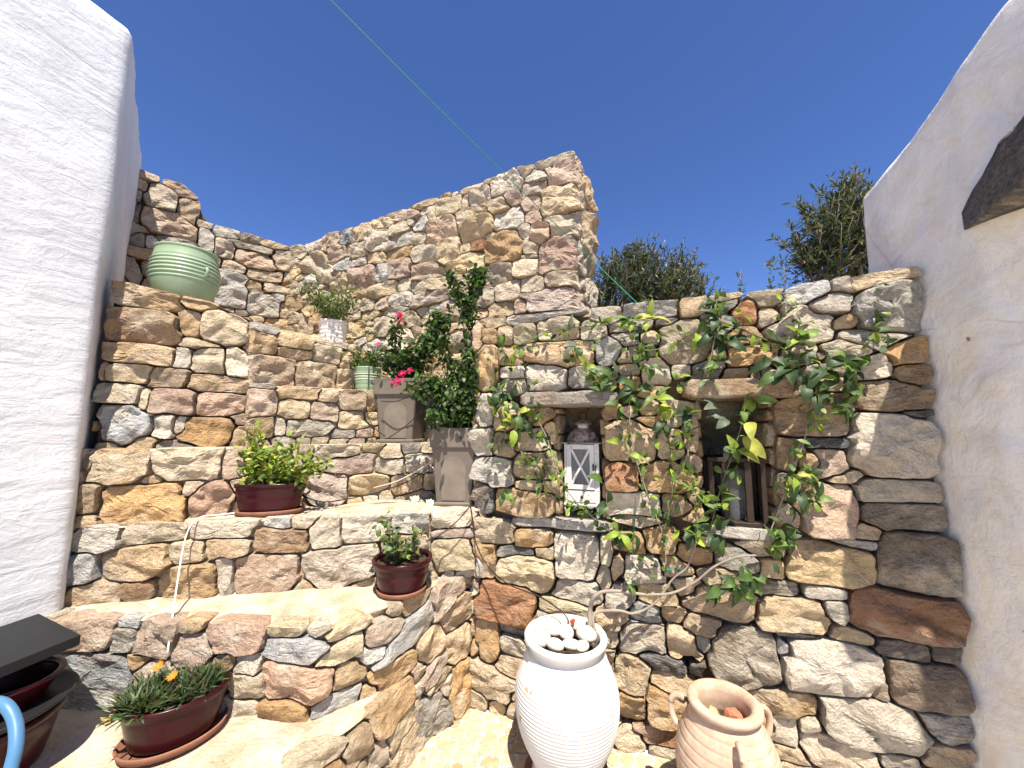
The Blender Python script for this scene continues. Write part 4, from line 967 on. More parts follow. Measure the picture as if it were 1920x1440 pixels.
part("base_board", M['lantern_white'], [((-W - .006, -Dp - .006, .064), (W + .006, Dp + .006, .078))], lan, .003)
b = MB(); ap = [(-.07 + .14*k/24, .064 - .012*abs(math.sin(k/24*math.pi*3))) for k in range(25)]
vs = [M4 @ Vector((x, -Dp, .066)) for x, z in ap] + [M4 @ Vector((x, -Dp, z)) for x, z in ap] + [M4 @ Vector((x, -Dp + .01, .066)) for x, z in ap] + [M4 @ Vector((x, -Dp + .01, z)) for x, z in ap]
b.add(vs, [(i, 25+i, 26+i, i+1) for i in range(24)] + [(50+i, i+51, 76+i, 75+i) for i in range(24)] + [(25+i, 75+i, 76+i, 26+i) for i in range(24)]); b.build("apron", M['lantern_white'], lan, False, p)
part("drawer_case", M['lantern_white'], [((-W, -Dp, .078), (W, Dp, .150))], lan, .003)
dr = part("drawer", M['lantern_white'], [((-W + .018, -Dp - .006, .086), (W - .022, -Dp + .001, .143))], lan, .002)
b = MB(); b.lathe([(.002, 0), (.009, .003), (.008, .012), (.004, .014)], (0, 0, 0), 12, M=M4 @ Matrix.Translation((0, -Dp - .004, .115)) @ Matrix.Rotation(math.pi/2, 4, 'X')); b.build("knob", M['dark_metal'], dr, True, p)
z0, z1 = .150, .412
for sx in (-1, 1):
    for sy in (-1, 1): part("corner_post", M['lantern_white'], [((sx*W - .011*(sx > 0) - 0*(sx < 0), min(sy*Dp, sy*Dp - sy*.012), z0), (sx*W + .011*(sx < 0), max(sy*Dp, sy*Dp - sy*.012), z1))], lan)
door = part("door", M['lantern_white'], [((-W + .013, -Dp - .004, z0 + .006), (-W + .040, -Dp + .010, z1 - .006)), ((W - .052, -Dp - .004, z0 + .006), (W - .026, -Dp + .010, z1 - .006)),
      ((-W + .040, -Dp - .004, z0 + .006), (W - .052, -Dp + .010, z0 + .032)), ((-W + .040, -Dp - .004, z1 - .032), (W - .052, -Dp + .010, z1 - .006))], lan)
xa, xb, za, zb_ = -W + .040, W - .052, z0 + .032, z1 - .032
for s_ in (-1, 1):
    a = math.atan2((zb_ - za) * s_, xb - xa); L = math.hypot(xb - xa, zb_ - za) / 2 - .001; MM = M4 @ Matrix.Translation(((xa + xb)/2, -Dp + .001 - .0012*s_, (za + zb_)/2)) @ Matrix.Rotation(-a, 4, 'Y')
    b = MB(); b.box((-L, -.0025, -.0065), (L, .0025, .0065), MM); b.build("cross_bar", M['lantern_white'], door, False, p)
part("glass_pane", M['glass'], [((xa, -Dp + .006, za), (xb, -Dp + .008, zb_))], door)
part("latch", M['dark_metal'], [((W - .036, -Dp - .010, .262), (W - .028, -Dp - .004, .298)), ((W - .022, -Dp - .010, .262), (W - .014, -Dp - .004, .292))], door)
part("door_jamb", M['lantern_white'], [((W - .025, -Dp, z0), (W - .0115, -Dp + .012, z1))], lan)
part("back_panel", M['lantern_white'], [((-W + .012, Dp - .010, z0), (W - .012, Dp - .006, z1))], lan)
for sx in (-1, 1): part("side_pane", M['glass'], [((sx*W - .003 - .003*(sx > 0) + .003, -Dp + .013, z0), (sx*W + .003*(sx < 0), Dp - .013, z1))], lan)
part("top_plate", M['lantern_roof'], [((-W - .014, -Dp - .014, z1), (W + .014, Dp + .014, z1 + .007))], lan, .002)
b = MB(); pr = [(1.0, 0), (.98, .012), (.90, .034), (.74, .058), (.52, .074), (.40, .080)]; vs = []
for f, z in pr:
    for k in range(8):
        a = math.pi / 4 * k + math.pi / 8; vs.append(M4 @ Vector((math.copysign(min(1, abs(math.cos(a)) * 1.12), math.cos(a)) * (W - .006) * f, math.copysign(min(1, abs(math.sin(a)) * 1.12), math.sin(a)) * (Dp - .004) * f, z1 + .007 + z)))
b.add(vs, [(i*8+k, i*8+(k+1) % 8, i*8+8+(k+1) % 8, i*8+8+k) for i in range(5) for k in range(8)] + [tuple(range(40, 48))]); roof = b.build("roof", M['lantern_roof'], lan, False, p)
b = MB(); b.lathe([(.034, z1 + .084), (.034, z1 + .110)], (0, 0, 0), 24, M=M4); b.build("vent_neck", M['lantern_white'], roof, True, p)
b = MB(); b.lathe([(.058, z1 + .108), (.056, z1 + .112), (.024, z1 + .134), (.006, z1 + .140)], (0, 0, 0), 24, M=M4); b.build("vent_cap", M['lantern_roof'], roof, True, p)
b = MB(); b.tube([M4 @ Vector((.024*math.cos(a), 0, z1 + .158 + .024*math.sin(a))) for a in np.linspace(0, 6.28, 20)], .0022, 6); b.build("ring", M['dark_metal'], roof, True, p)

M4, p = niche_frame(V2, -.115); p = tuple(p)
dl = thing("dark_lantern", "dark slatted wooden lantern in the right niche behind the climber", "lantern", p)
W = .125; H = .315
part("base_board", M['dark_wood'], [((-W - .008, -.108, .004), (W + .008, .108, .026))], dl, .003)
part("top_frame", M['dark_wood'], [((-W - .004, -.104, H), (W + .004, .104, H + .022))], dl, .003)
for sx in (-1, 1):
    for sy in (-1, 1): part("corner_post", M['dark_wood'], [((sx*(W - .011) - .011, sy*.094 - .009, .026), (sx*(W - .011) + .011, sy*.094 + .009, H))], dl, .002)
for sy in (-1, 1):
    for x0_, w in ((-.050, .027), (.050, .030)): part("slat", M['dark_wood'], [((x0_ - w/2, sy*.094 - .005, .026), (x0_ + w/2, sy*.094 + .005, H))], dl, .002)
for sx in (-1, 1):
    for y0_ in (.0,): part("slat", M['dark_wood'], [((sx*(W - .008) - .004, y0_ - .011, .026), (sx*(W - .008) + .004, y0_ + .011, H))], dl, .002)
b = MB(); b.lathe([(.058, .030), (.058, .27)], (0, 0, 0), 32, M=M4, cap=False); b.build("glass_cylinder", M['glass'], dl, True, p)
b = MB(); b.tube([M4 @ Vector(q) for q in curve_pts([(-.11, 0, H + .02), (-.10, -.02, H + .06), (-.03, -.03, H + .075), (.05, -.03, H + .06), (.11, 0, H + .02)], 6)], .0035, 6); b.build("handle", M['dark_metal'], dl, True, p)
# ---------------------------------------------------------------- leaves
GREEN = dict(dark=(.034,.064,.020), mid=(.070,.120,.032), fresh=(.125,.195,.042), lime=(.22,.30,.035), yellow=(.36,.36,.07), grey=(.11,.135,.09), olive=(.060,.075,.040), bright=(.085,.15,.025))
LEAF_F = [(0, 1, 2), (1, 3, 4, 2), (3, 5, 6, 4), (5, 7, 6)]
def leaf_shape(L, W, fold=0.25, curl=0.25):
    """8 points: base, three pairs, tip; x along, y across, z up"""
    p = [(0, 0, 0)]
    for x, w in ((.28, .82), (.58, 1.0), (.84, .62)):
        z = -curl * L * x * x
        p += [(x*L, w*W/2, z + fold*W*w*.5), (x*L, -w*W/2, z + fold*W*w*.5)]
    p.append((L, 0, -curl * L))
    return np.array(p)
def leaf_cloud(name, pos, axis, L, W, tints, parent, rng, fold=.25, curl=.25, mat=None, roll=0.6, kind=None, origin=None):
    """one mesh of many leaves: pos (n,3), axis (n,3) the way each leaf points"""
    pos, axis = np.asarray(pos, float), np.asarray(axis, float); n = len(pos)
    axis = axis / np.linalg.norm(axis, axis=1)[:, None]; up = np.tile([0, 0, 1.0], (n, 1)) + rng.normal(0, roll, (n, 3))
    side = np.cross(up, axis); side /= np.linalg.norm(side, axis=1)[:, None] + 1e-9; nor = np.cross(axis, side)
    s = leaf_shape(1, 1, fold, curl); L = np.broadcast_to(L, n) * rng.uniform(.7, 1.2, n); W = np.broadcast_to(W, n) * rng.uniform(.75, 1.15, n)
    V = pos[:, None, :] + axis[:, None, :] * (s[None, :, 0:1] * L[:, None, None]) + side[:, None, :] * (s[None, :, 1:2] * W[:, None, None]) + nor[:, None, :] * (s[None, :, 2:3] * W[:, None, None])
    F = [tuple(i*8 + k for k in f) for i in range(n) for f in LEAF_F]
    T = np.array([GREEN[t] if isinstance(t, str) else t for t in tints]); c = T[rng.integers(0, len(T), n)] * rng.uniform(.7, 1.3, (n, 1))
    o = mesh_obj(name, V.reshape(-1, 3), F, mat or M['leaf'], parent, True, origin=origin if origin is not None else pos.mean(axis=0), attrs=dict(tint=np.repeat(np.column_stack([c, np.ones(n)]), 8, axis=0)))
    if kind: o["kind"] = kind
    return o
def along(pts, n, rng, spread):
    P = np.array(pts); k = rng.uniform(0, len(P) - 1.001, n); i = k.astype(int); f = (k - i)[:, None]
    return P[i] * (1 - f) + P[i+1] * f + rng.normal(0, 1, (n, 3)) * spread, P[i+1] - P[i]
def stems(name, curves, r, r1, mat, parent, n=6, origin=None):
    b = MB()
    for c in curves: b.tube(c, r, n, r1)
    return b.build(name, mat, parent, True, origin)
def flower(name, c, face, r, npet, mat, mid, parent, rng, width=.45, cup=.25):
    f = Vector(face).normalized(); a = f.orthogonal().normalized(); bb = f.cross(a); b = MB()
    for k in range(npet):
        w = 2*math.pi*k/npet + rng.uniform(-.12, .12); d = a*math.cos(w) + bb*math.sin(w); s = f.cross(d); R = r*rng.uniform(.85, 1.1)
        q = [Vector(c), Vector(c) + d*R*.5 + s*R*width*.5 + f*R*cup*.4, Vector(c) + d*R + f*R*cup, Vector(c) + d*R*.5 - s*R*width*.5 + f*R*cup*.4]
        b.add(q, [(0, 1, 2, 3)])
    o = b.build(name, mat, parent, True, c)
    if mid is not None:
        m = MB(); m.lathe([(r*.2, 0), (r*.2, r*.08), (r*.08, r*.14)], (0, 0, 0), 10, M=Matrix.Translation(c) @ f.to_track_quat('Z', 'Y').to_matrix().to_4x4()); m.build("flower_centre", mid, o, True, c)
    return o
def branchy(c, n, h, spread, rng, lean=(0, 0, 0), k=5, start=0.02):
    out = []
    for i in range(n):
        a = rng.uniform(0, 6.28); p = np.array(c) + [math.cos(a)*start, math.sin(a)*start, 0]; d = np.array([math.cos(a)*spread*rng.uniform(.2, 1), math.sin(a)*spread*rng.uniform(.2, 1), h*rng.uniform(.65, 1)]) + lean
        pts = [p]
        for j in range(1, k + 1): t = j / k; pts.append(p + d*t + np.array([d[0]*.3*t*t, d[1]*.3*t*t, -.15*h*t*t*spread/h]) + rng.normal(0, .006, 3))
        out.append(pts)
    return out

# gazania clumps
rng = np.random.default_rng(61)
pos, ax = [], []
R2d = np.array([[math.cos(gz_r), -math.sin(gz_r)], [math.sin(gz_r), math.cos(gz_r)]])
for k in range(26):
    q = R2d @ np.array([rng.uniform(-.15, .10), rng.uniform(-.08, .09)]); cc = np.array([gz_c[0] + q[0], gz_c[1] + q[1], gz_c[2] + .158])
    for i in range(60):
        a = rng.uniform(0, 6.28); e = rng.uniform(.25, 1.25); ax.append((math.cos(a)*math.cos(e), math.sin(a)*math.cos(e), math.sin(e))); pos.append(cc + rng.normal(0, .008, 3) * [1, 1, .2])
leaf_cloud("leaf_tufts", pos, ax, .082, .0085, ['dark', 'mid', 'mid', 'grey', 'olive', (.10, .075, .04)], gaz, rng, .3, 2.2, kind="stuff")
for px, py, y in ((297, 1250, 1.64), (324, 1268, 1.62)):
    c = aty(px, py, y); st_ = [c, c + [0.01, 0.02, -.05], c + [0.02, .03, -.10]]
    stems("flower_stalk", [st_], .002, .002, M['greenstem'], gaz, 5, c); flower("gazania_flower", tuple(c), (-.1, -.5, .8), .022, 13, M['orange'], M['dry'], gaz, rng, .42, .25)
# lime shrub of the oval planter
cc = (o3_c[0], o3_c[1], o3_c[2] + .15); rng = np.random.default_rng(62)
br = []
for lx, top in ((-.15, .27), (-.12, .33), (-.08, .27), (-.03, .22), (.03, .19), (.08, .23), (.12, .25), (.17, .18), (.25, .15), (.30, .13), (-.18, .18), (-.12, .2), (.2, .1), (0, .12), (.06, .11), (-.07, .13), (.14, .09), (-.1, .08), (.03, .08)):
    p0 = np.array(cc) + [lx * .4, rng.uniform(-.03, .03), -.01]; p1 = np.array(cc) + [lx, rng.uniform(-.08, .07), top]; br.append([p0, p0 * .5 + p1 * .5 + rng.normal(0, .012, 3), p1])
stems("twigs", [curve_pts(b_, 4) for b_ in br], .0035, .0018, M['bark'], ov3, 5, cc)
pos, d = [], []
for b_ in br:
    q, t = along(curve_pts(b_, 4)[3:], 48, rng, .024); pos.append(q); d.append(rng.normal(0, 1, (48, 3)) + [0, -.3, .25])
leaf_cloud("foliage", np.vstack(pos), np.vstack(d), .040, .021, ['lime', 'lime', 'fresh', 'yellow', (.16, .22, .03)], ov3, rng, .25, .6, kind="stuff")
# rose
cc = (rs_c[0] + .01, rs_c[1], rs_c[2] + .15); rng = np.random.default_rng(63); br = branchy(cc, 8, .24, .10, rng, (-.01, -.02, 0))
stems("canes", br, .004, .0022, M['greenstem'], rose, 6, cc); pos, d = [], []
for b_ in br: q, t = along(b_[1:], 22, rng, .020); pos.append(q); d.append(rng.normal(0, 1, (22, 3)) + [0, -.3, .1])
leaf_cloud("foliage", np.vstack(pos), np.vstack(d), .036, .024, ['mid', 'grey', 'fresh', (.16, .15, .05)], rose, rng, .2, .5, kind="stuff")
for px, py, r in ((778, 938, .026), (805, 945, .024), (742, 962, .022), (765, 975, .018), (795, 960, .018)):
    flower("rose_flower", tuple(aty(px, py, 2.06 + rng.uniform(-.03, .05))), (rng.normal(0, .4), -.6, .8), r, 9, M['cream_petal'], M['dry'], rose, rng, .9, .6)
# bush in the white pot
cc = (wp_c[0], wp_c[1], wp_c[2] + .18); rng = np.random.default_rng(64); br = branchy(cc, 22, .33, .21, rng, (-.01, -.03, 0), start=.04)
stems("twigs", br, .0035, .0016, M['bark'], wp, 5, cc); pos, d = [], []
for b_ in br: q, t = along(b_[1:], 60, rng, .028); pos.append(q); d.append(rng.normal(0, 1, (60, 3)) + [0, -.2, .3])
leaf_cloud("foliage", np.vstack(pos), np.vstack(d), .030, .014, ['mid', 'fresh', 'bright', 'olive', (.14, .17, .05)], wp, rng, .25, .4, kind="stuff")
for k in range(7):
    b_ = br[k*3]; flower("orange_blossom", tuple(b_[-1 - k % 2] + rng.normal(0, .02, 3) + [0, -.03, 0]), (0, -.8, .5), .013, 5, M['orange'] if k % 3 == 0 else M['cream_petal'], None, wp, rng, .8, .4)
# sprigs in the small green pot
cc = (sg_c[0], sg_c[1], sg_c[2] + .17); rng = np.random.default_rng(65)
br = branchy(cc, 9, .17, .11, rng, (-.01, -.02, 0)) + [[np.array(cc), np.array(cc) + [-.01, 0, .15], np.array(cc) + [0, -.02, .29], np.array(cc) + [.015, -.02, .37]], [np.array(cc), np.array(cc) + [.05, -.02, .1], np.array(cc) + [.10, -.03, .22]]]
stems("twigs", br, .003, .0015, M['bark'], sg, 5, cc); pos, d = [], []
for b_ in br: q, t = along(b_, 55, rng, .022); pos.append(q); d.append(rng.normal(0, 1, (55, 3)) + [0, -.2, .1])
leaf_cloud("foliage", np.vstack(pos), np.vstack(d), .032, .014, ['mid', 'bright', 'dark', 'fresh'], sg, rng, .25, .5, kind="stuff")
flower("red_blossom", tuple(np.array(cc) + [.095, -.05, .20]), (0, -.8, .5), .020, 7, M['magenta'], None, sg, rng, .7, .4)

# bougainvilleas
def boug(t, branches, flowers, seed, cc, per=230):
    rng = np.random.default_rng(seed); cs, pos, d = [], [], []
    for pts, dens, spr in branches:
        c = curve_pts([aty(px, py, y) for px, py, y in pts], 5); cs.append(c); n = int(per * dens)
        q, _ = along(c, n, rng, spr * 1.15); q += (wob(q, 30, 2, seed) * .02)[:, None] * rng.normal(0, 1, (n, 3)); pos.append(q); d.append(rng.normal(0, 1, (n, 3)) + [0, -.15, -.25])
    stems("branches", cs, .006, .003, M['bark'], t, 6, cc)
    leaf_cloud("foliage", np.vstack(pos), np.vstack(d), .040, .024, ['dark', 'dark', 'mid', 'dark', 'bright'], t, rng, .25, .7, kind="stuff")
    for px, py, y, r in flowers:
        c = aty(px, py, y); b = MB()
        for k in range(16):
            p_ = Vector(c) + Vector(rng.normal(0, r * .5, 3)); f = Vector(rng.normal(0, 1, 3) + np.array([0, -.7, .3])).normalized(); a = f.orthogonal().normalized(); bb = f.cross(a)
            for j in range(3):
                w = j * 2.09; dd = a*math.cos(w) + bb*math.sin(w); s = f.cross(dd); R = r * .55
                b.add([p_, p_ + dd*R*.5 + s*R*.42 + f*R*.3, p_ + dd*R + f*R*.45, p_ + dd*R*.5 - s*R*.42 + f*R*.3], [(0, 1, 2, 3)])
        b.build("bract_cluster", M['magenta'], t, True, c)
c1 = (p1_c[0], p1_c[1], p1_c[2] + .4)
boug(pl1, [([(757, 715, 2.88), (745, 680, 2.84), (740, 640, 2.8), (748, 600, 2.76)], .7, .022), ([(757, 715, 2.88), (735, 690, 2.8), (722, 665, 2.74)], .9, .028), ([(760, 715, 2.88), (775, 680, 2.8), (770, 650, 2.72)], 1.2, .032),
           ([(765, 715, 2.88), (790, 670, 2.8), (805, 640, 2.74), (822, 638, 2.72)], 2.0, .034), ([(760, 715, 2.88), (770, 690, 2.8), (745, 665, 2.72)], .9, .028), ([(757, 715, 2.88), (742, 650, 2.8), (738, 610, 2.75)], .3, .015)],
     [(748, 594, 2.74, .034), (752, 600, 2.74, .026)], 66, c1)
c2 = (p2_c[0], p2_c[1], p2_c[2] + .42)
boug(pl2, [([(858, 805, 2.53), (866, 740, 2.52), (875, 660, 2.5), (880, 590, 2.5), (888, 540, 2.5), (890, 505, 2.5)], 2.1, .024), ([(880, 600, 2.5), (868, 570, 2.5), (855, 545, 2.5), (845, 505, 2.5)], 1.2, .017),
           ([(888, 545, 2.5), (898, 525, 2.5), (905, 510, 2.5)], .7, .014), ([(866, 740, 2.5), (850, 700, 2.48), (830, 650, 2.46), (825, 615, 2.46), (840, 590, 2.46)], 1.7, .026), ([(858, 800, 2.52), (850, 770, 2.42), (830, 730, 2.38), (800, 722, 2.36), (775, 730, 2.36)], 2.6, .032),
           ([(858, 800, 2.52), (845, 770, 2.42), (820, 770, 2.36), (815, 785, 2.34)], 1.1, .028), ([(862, 800, 2.52), (880, 750, 2.42), (885, 700, 2.4), (884, 650, 2.4)], 2.2, .030), ([(858, 800, 2.5), (868, 770, 2.42), (866, 740, 2.38)], 1.4, .036), ([(825, 615, 2.46), (810, 605, 2.45), (818, 590, 2.45)], .5, .02)],
     [(755, 700, 2.34, .024), (748, 712, 2.33, .024), (741, 720, 2.33, .020), (768, 695, 2.34, .018), (835, 577, 2.45, .010)], 67, c2)

# ---------------------------------------------------------------- climber on the niche wall
vine = thing("climbing_vine", "glossy-leaved climber trained on wires across the niche wall, rooted in the white jar", "climber", (.32, 1.95, .62))
def wp_(px, py, d):
    s, z = NW.hit(px, py, seg1); base = NW.map(np.array([s]), np.array([z]), np.array([0.0]))[0]
    v = base - np.array([0, 0, CAM_H]); k = d / abs(NW.n[1] @ (v[:2])); return base - v * k            # d metres in front of the wall
rng = np.random.default_rng(71)
trunk = [(1104, 1190, .20), (1106, 1165, .19), (1107, 1140, .18), (1118, 1115, .2), (1150, 1108, .14), (1210, 1115, .1), (1260, 1112, .09), (1305, 1090, .09), (1340, 1062, .1), (1385, 1044, .1), (1435, 1041, .1)]
trunk2 = [(1114, 1182, .19), (1112, 1158, .18), (1122, 1147, .16), (1160, 1145, .15), (1190, 1150, .1), (1228, 1130, .09), (1262, 1085, .09), (1290, 1060, .09), (1310, 1000, .09)]
b = MB(); b.tube(curve_pts([wp_(*p) for p in trunk[:6]], 8), .014, 9, .0065); b.tube(curve_pts([wp_(*p) for p in trunk[5:]], 8), .0065, 7, .004); b.build("trunk", M['palestem'], vine, True, wp_(*trunk[0]))
b = MB(); b.tube(curve_pts([wp_(*p) for p in trunk2], 8), .009, 8, .0035); b.build("trunk", M['palestem'], vine, True, wp_(*trunk2[0]))
thin = [[(1225, 1075, .07), (1180, 1025, .07), (1130, 985, .08), (1075, 935, .09), (1045, 880, .09), (1025, 820, .08), (1005, 780, .08), (985, 720, .07), (965, 650, .06)],
        [(1440, 1010, .08), (1462, 950, .08), (1488, 880, .09), (1508, 825, .08), (1525, 750, .07), (1550, 690, .07), (1600, 680, .06), (1650, 640, .05)],
        [(1248, 1090, .07), (1245, 1010, .06), (1215, 930, .06), (1190, 850, .06), (1180, 770, .06), (1190, 660, .06), (1190, 600, .06)],
        [(1310, 1000, .08), (1300, 920, .07), (1290, 840, .06), (1310, 740, .06), (1335, 660, .06), (1345, 590, .06), (1340, 550, .05)],
        [(1400, 720, .08), (1392, 790, .10), (1370, 860, .1), (1350, 920, .09), (1330, 1000, .08)], [(1345, 600, .05), (1420, 630, .05), (1480, 660, .06), (1530, 690, .07)],
        [(965, 650, .05), (1040, 620, .05), (1120, 610, .05), (1200, 600, .05)], [(1190, 660, .06), (1250, 650, .05), (1340, 600, .05)], [(1045, 880, .08), (1000, 860, .06), (960, 830, .06), (930, 760, .06), (920, 680, .06)],
        [(1130, 985, .07), (1090, 950, .07), (1040, 925, .06), (985, 880, .06)], [(1150, 720, .06), (1090, 700, .06), (1070, 640, .05)], [(1240, 1010, .06), (1260, 930, .06), (1255, 830, .06), (1240, 760, .06)],
        [(1525, 750, .07), (1560, 760, .06), (1600, 740, .05)], [(1640, 640, .04), (1645, 580, .04), (1650, 540, .03)], [(1480, 660, .06), (1500, 600, .05), (1470, 560, .05)]]
for c in thin: b = MB(); b.tube(curve_pts([wp_(*p) for p in c], 6), .0038, 6, .0022); b.build("stem", M['palestem'] if c in thin[:4] else M['greenstem'], vine, True, wp_(*c[0]))
# leaf meshes shared between the leaves
LEAVES = {}
for nm, (L, W, f, cu) in dict(a=(.098, .046, .22, .22), b=(.082, .040, .35, .45), c=(.07, .038, .18, .15), d=(.105, .038, .3, .5)).items():
    for tn in ('dark', 'mid', 'fresh', 'lime', 'yellow', 'grey'):
        n = 9; xs = np.linspace(0, 1, n); vs = []
        for x in xs:
            w = W * .5 * (math.sin(math.pi * min(1, x ** .82 * 1.0)) ** .75 if 0 < x < 1 else 0); z = -cu * L * x * x + .012 * math.sin(x * 3)
            for q in (-1, -.5, 0, .5, 1): vs.append((x * L, q * w, z + f * abs(q) * w * .9))
        F = [(i*5+k, (i+1)*5+k, (i+1)*5+k+1, i*5+k+1) for i in range(n-1) for k in range(4)]
        me = bpy.data.meshes.new("leaf"); me.from_pydata(vs, [], F); me.polygons.foreach_set("use_smooth", [True] * len(me.polygons))
        a = me.attributes.new("tint", 'FLOAT_COLOR', 'POINT'); a.data.foreach_set("color", np.tile((*GREEN[tn], 1.0), len(vs)).astype(np.float32)); me.materials.append(M['leaf']); LEAVES[nm, tn] = me
CL = [ # px, py, leaves, spread px, size, tints
 (935,655,4,14,.8,'mfm'),(975,650,5,16,.55,'mfl'),(950,690,4,16,.7,'mf'),(935,735,7,20,.9,'dmf'),(955,750,6,20,.9,'dmy'),(925,765,4,14,.8,'md'),(970,775,6,18,.9,'lym'),(960,800,6,18,.9,'lyf'),(990,790,5,14,.8,'dm'),(930,830,5,14,.6,'mf'),
 (1000,815,4,16,.7,'dm'),(1012,770,4,10,.7,'dm'),(925,870,3,12,.5,'mf'),(980,868,4,12,.6,'fm'),(945,922,7,12,.75,'dmf'),(1015,885,3,8,.5,'fm'),(945,640,4,14,.5,'fl'),
 (1065,622,2,8,1.0,'g'),(1085,650,3,10,1.0,'gd'),(1125,605,4,14,.7,'fm'),(1110,640,3,12,.6,'mf'),(1185,603,4,16,1.0,'fly'),(1215,600,4,14,1.0,'lyy'),(1200,660,8,20,.75,'dmf'),(1215,685,7,20,.75,'dmf'),(1175,650,5,16,.6,'dm'),
 (1098,690,3,8,.9,'lf'),(1150,712,6,18,1.1,'gdm'),(1120,715,4,14,.8,'mf'),(1190,730,6,18,.9,'dm'),(1230,748,5,16,.8,'lfm'),(1262,765,5,12,.8,'lyf'),(1245,790,5,14,.7,'dm'),(1163,830,3,8,.8,'lf'),(1180,852,3,10,.7,'lf'),(1265,845,5,14,.65,'fl'),
 (1290,775,8,18,.8,'ddm'),(1300,800,5,14,.7,'dm'),(1340,565,8,18,.8,'dmf'),(1350,595,10,20,.85,'ddm'),(1340,625,8,18,.85,'dm'),(1310,625,5,14,.9,'lfm'),(1360,640,6,16,.85,'dd'),(1345,680,7,20,.7,'fm'),(1318,705,5,16,.7,'fl'),(1330,715,4,14,.7,'mf'),
 (1390,590,4,12,.6,'ly'),(1472,565,2,8,.8,'ly'),(1430,640,4,14,.6,'mf'),(1270,715,4,14,.7,'lf'),
 (1445,672,3,10,1.25,'dmg'),(1460,700,5,16,1.1,'ddm'),(1490,690,4,14,1.2,'dg'),(1518,655,2,6,1.2,'g'),(1500,640,4,12,.9,'lfl'),(1545,690,4,14,1.25,'dd'),(1585,675,4,14,1.0,'fmd'),(1600,695,5,14,.9,'dm'),(1590,735,5,14,.9,'dmf'),(1530,735,4,12,.9,'dm'),(1575,760,4,12,.8,'dd'),
 (1510,720,4,12,.9,'dd'),(1640,625,5,14,.7,'mfd'),(1655,645,3,10,.7,'dm'),(1480,630,5,14,.55,'fm'),(1555,775,4,12,.6,'mf'),(1530,790,5,12,.55,'dm'),
 (1345,765,2,8,1.1,'g'),(1365,785,2,8,1.15,'g'),(1412,748,2,6,1.15,'fl'),(1408,790,1,4,1.2,'y'),(1392,818,2,5,1.15,'y'),(1380,842,2,6,1.0,'yl'),(1358,835,2,8,.9,'gf'),(1390,770,2,8,.9,'df'),
 (1285,865,5,14,.65,'df'),(1290,895,5,14,.6,'mf'),(1305,925,8,16,.7,'fmd'),(1315,945,5,14,.7,'lf'),(1340,1000,8,20,.85,'ddm'),(1300,1000,6,16,.8,'dm'),(1275,995,5,14,.7,'mf'),(1352,940,3,8,.75,'mf'),(1360,955,2,6,.7,'fm'),
 (1490,895,6,16,.75,'fly'),(1505,920,7,16,.8,'dfm'),(1480,945,6,16,.8,'dm'),(1525,935,5,12,.7,'df'),(1462,990,6,14,.75,'fm'),(1448,1025,7,14,.75,'fmd'),(1475,1010,6,14,.75,'dm'),(1450,1050,4,10,.6,'mf'),(1515,890,5,14,.7,'dd'),
 (1165,998,8,16,.8,'fld'),(1190,1000,5,12,.75,'dm'),(1150,975,3,10,.7,'mf'),(1180,1090,9,12,.6,'fldm'),(1380,1095,10,18,.9,'ddmf'),(1350,1100,7,16,.9,'dm'),(1410,1080,6,14,.85,'dmf'),(1335,1105,4,10,.8,'fd'),(1395,1060,4,12,.6,'lf'),
 (1130,905,1,4,1.0,'m'),(1140,945,4,10,.7,'dm'),(1095,945,2,6,.6,'f'),(1200,770,4,14,.7,'dm'),(1230,820,3,10,.6,'fm'),(1165,760,5,16,.8,'dm'),(1130,740,4,14,.8,'mf'),(1205,860,3,10,.5,'m'),(1275,820,4,12,.6,'dm')]
TN = dict(d='dark', m='mid', f='fresh', l='lime', y='yellow', g='grey')
cands = []
for px, py, n, sp, size, tn in CL:
    ctr = wp_(px, py, .085)
    for k in range(n):
        a = rng.uniform(0, 6.28); r = sp * .5 * rng.uniform(.1, 1); p = wp_(px + r*math.cos(a)*.8, py - r*math.sin(a)*.8, rng.uniform(.05, .13))
        out = np.array([math.cos(a), 0, math.sin(a)]) + [0, -.55, -.25] + rng.normal(0, .25, 3)
        cands.append((size * rng.uniform(.82, 1.15), p, out, tn[k % len(tn)]))
cands.sort(key=lambda t: -t[0])
small_p, small_a = [], []
for k, (size, p, out, tn) in enumerate(cands):
    if k < 295:
        o = bpy.data.objects.new("leaf", LEAVES[rng.choice(list("aabcd")), TN[tn]]); X = Vector(out).normalized(); U = (Vector((0, -.75, .65)) + Vector(rng.normal(0, .3, 3))).normalized()
        Y = U.cross(X).normalized(); Z = X.cross(Y); o.location = p; o.rotation_euler = Matrix((X, Y, Z)).transposed().to_euler(); o.scale = (size * 1.02,) * 3; link(o, vine)
    else: small_p.append(p); small_a.append(out)
for c in thin:
    q = curve_pts([wp_(px, py, d + .01) for px, py, d in c], 6); n = int(7 * len(c)); pp, _ = along(q, n, rng, .022); small_p += list(pp); small_a += list(rng.normal(0, 1, (n, 3)) + [0, -.5, -.3])
if small_p: leaf_cloud("small_leaves", small_p, small_a, .055, .026, ['mid', 'fresh', 'dark', 'lime'], vine, rng, .25, .4, kind="stuff")

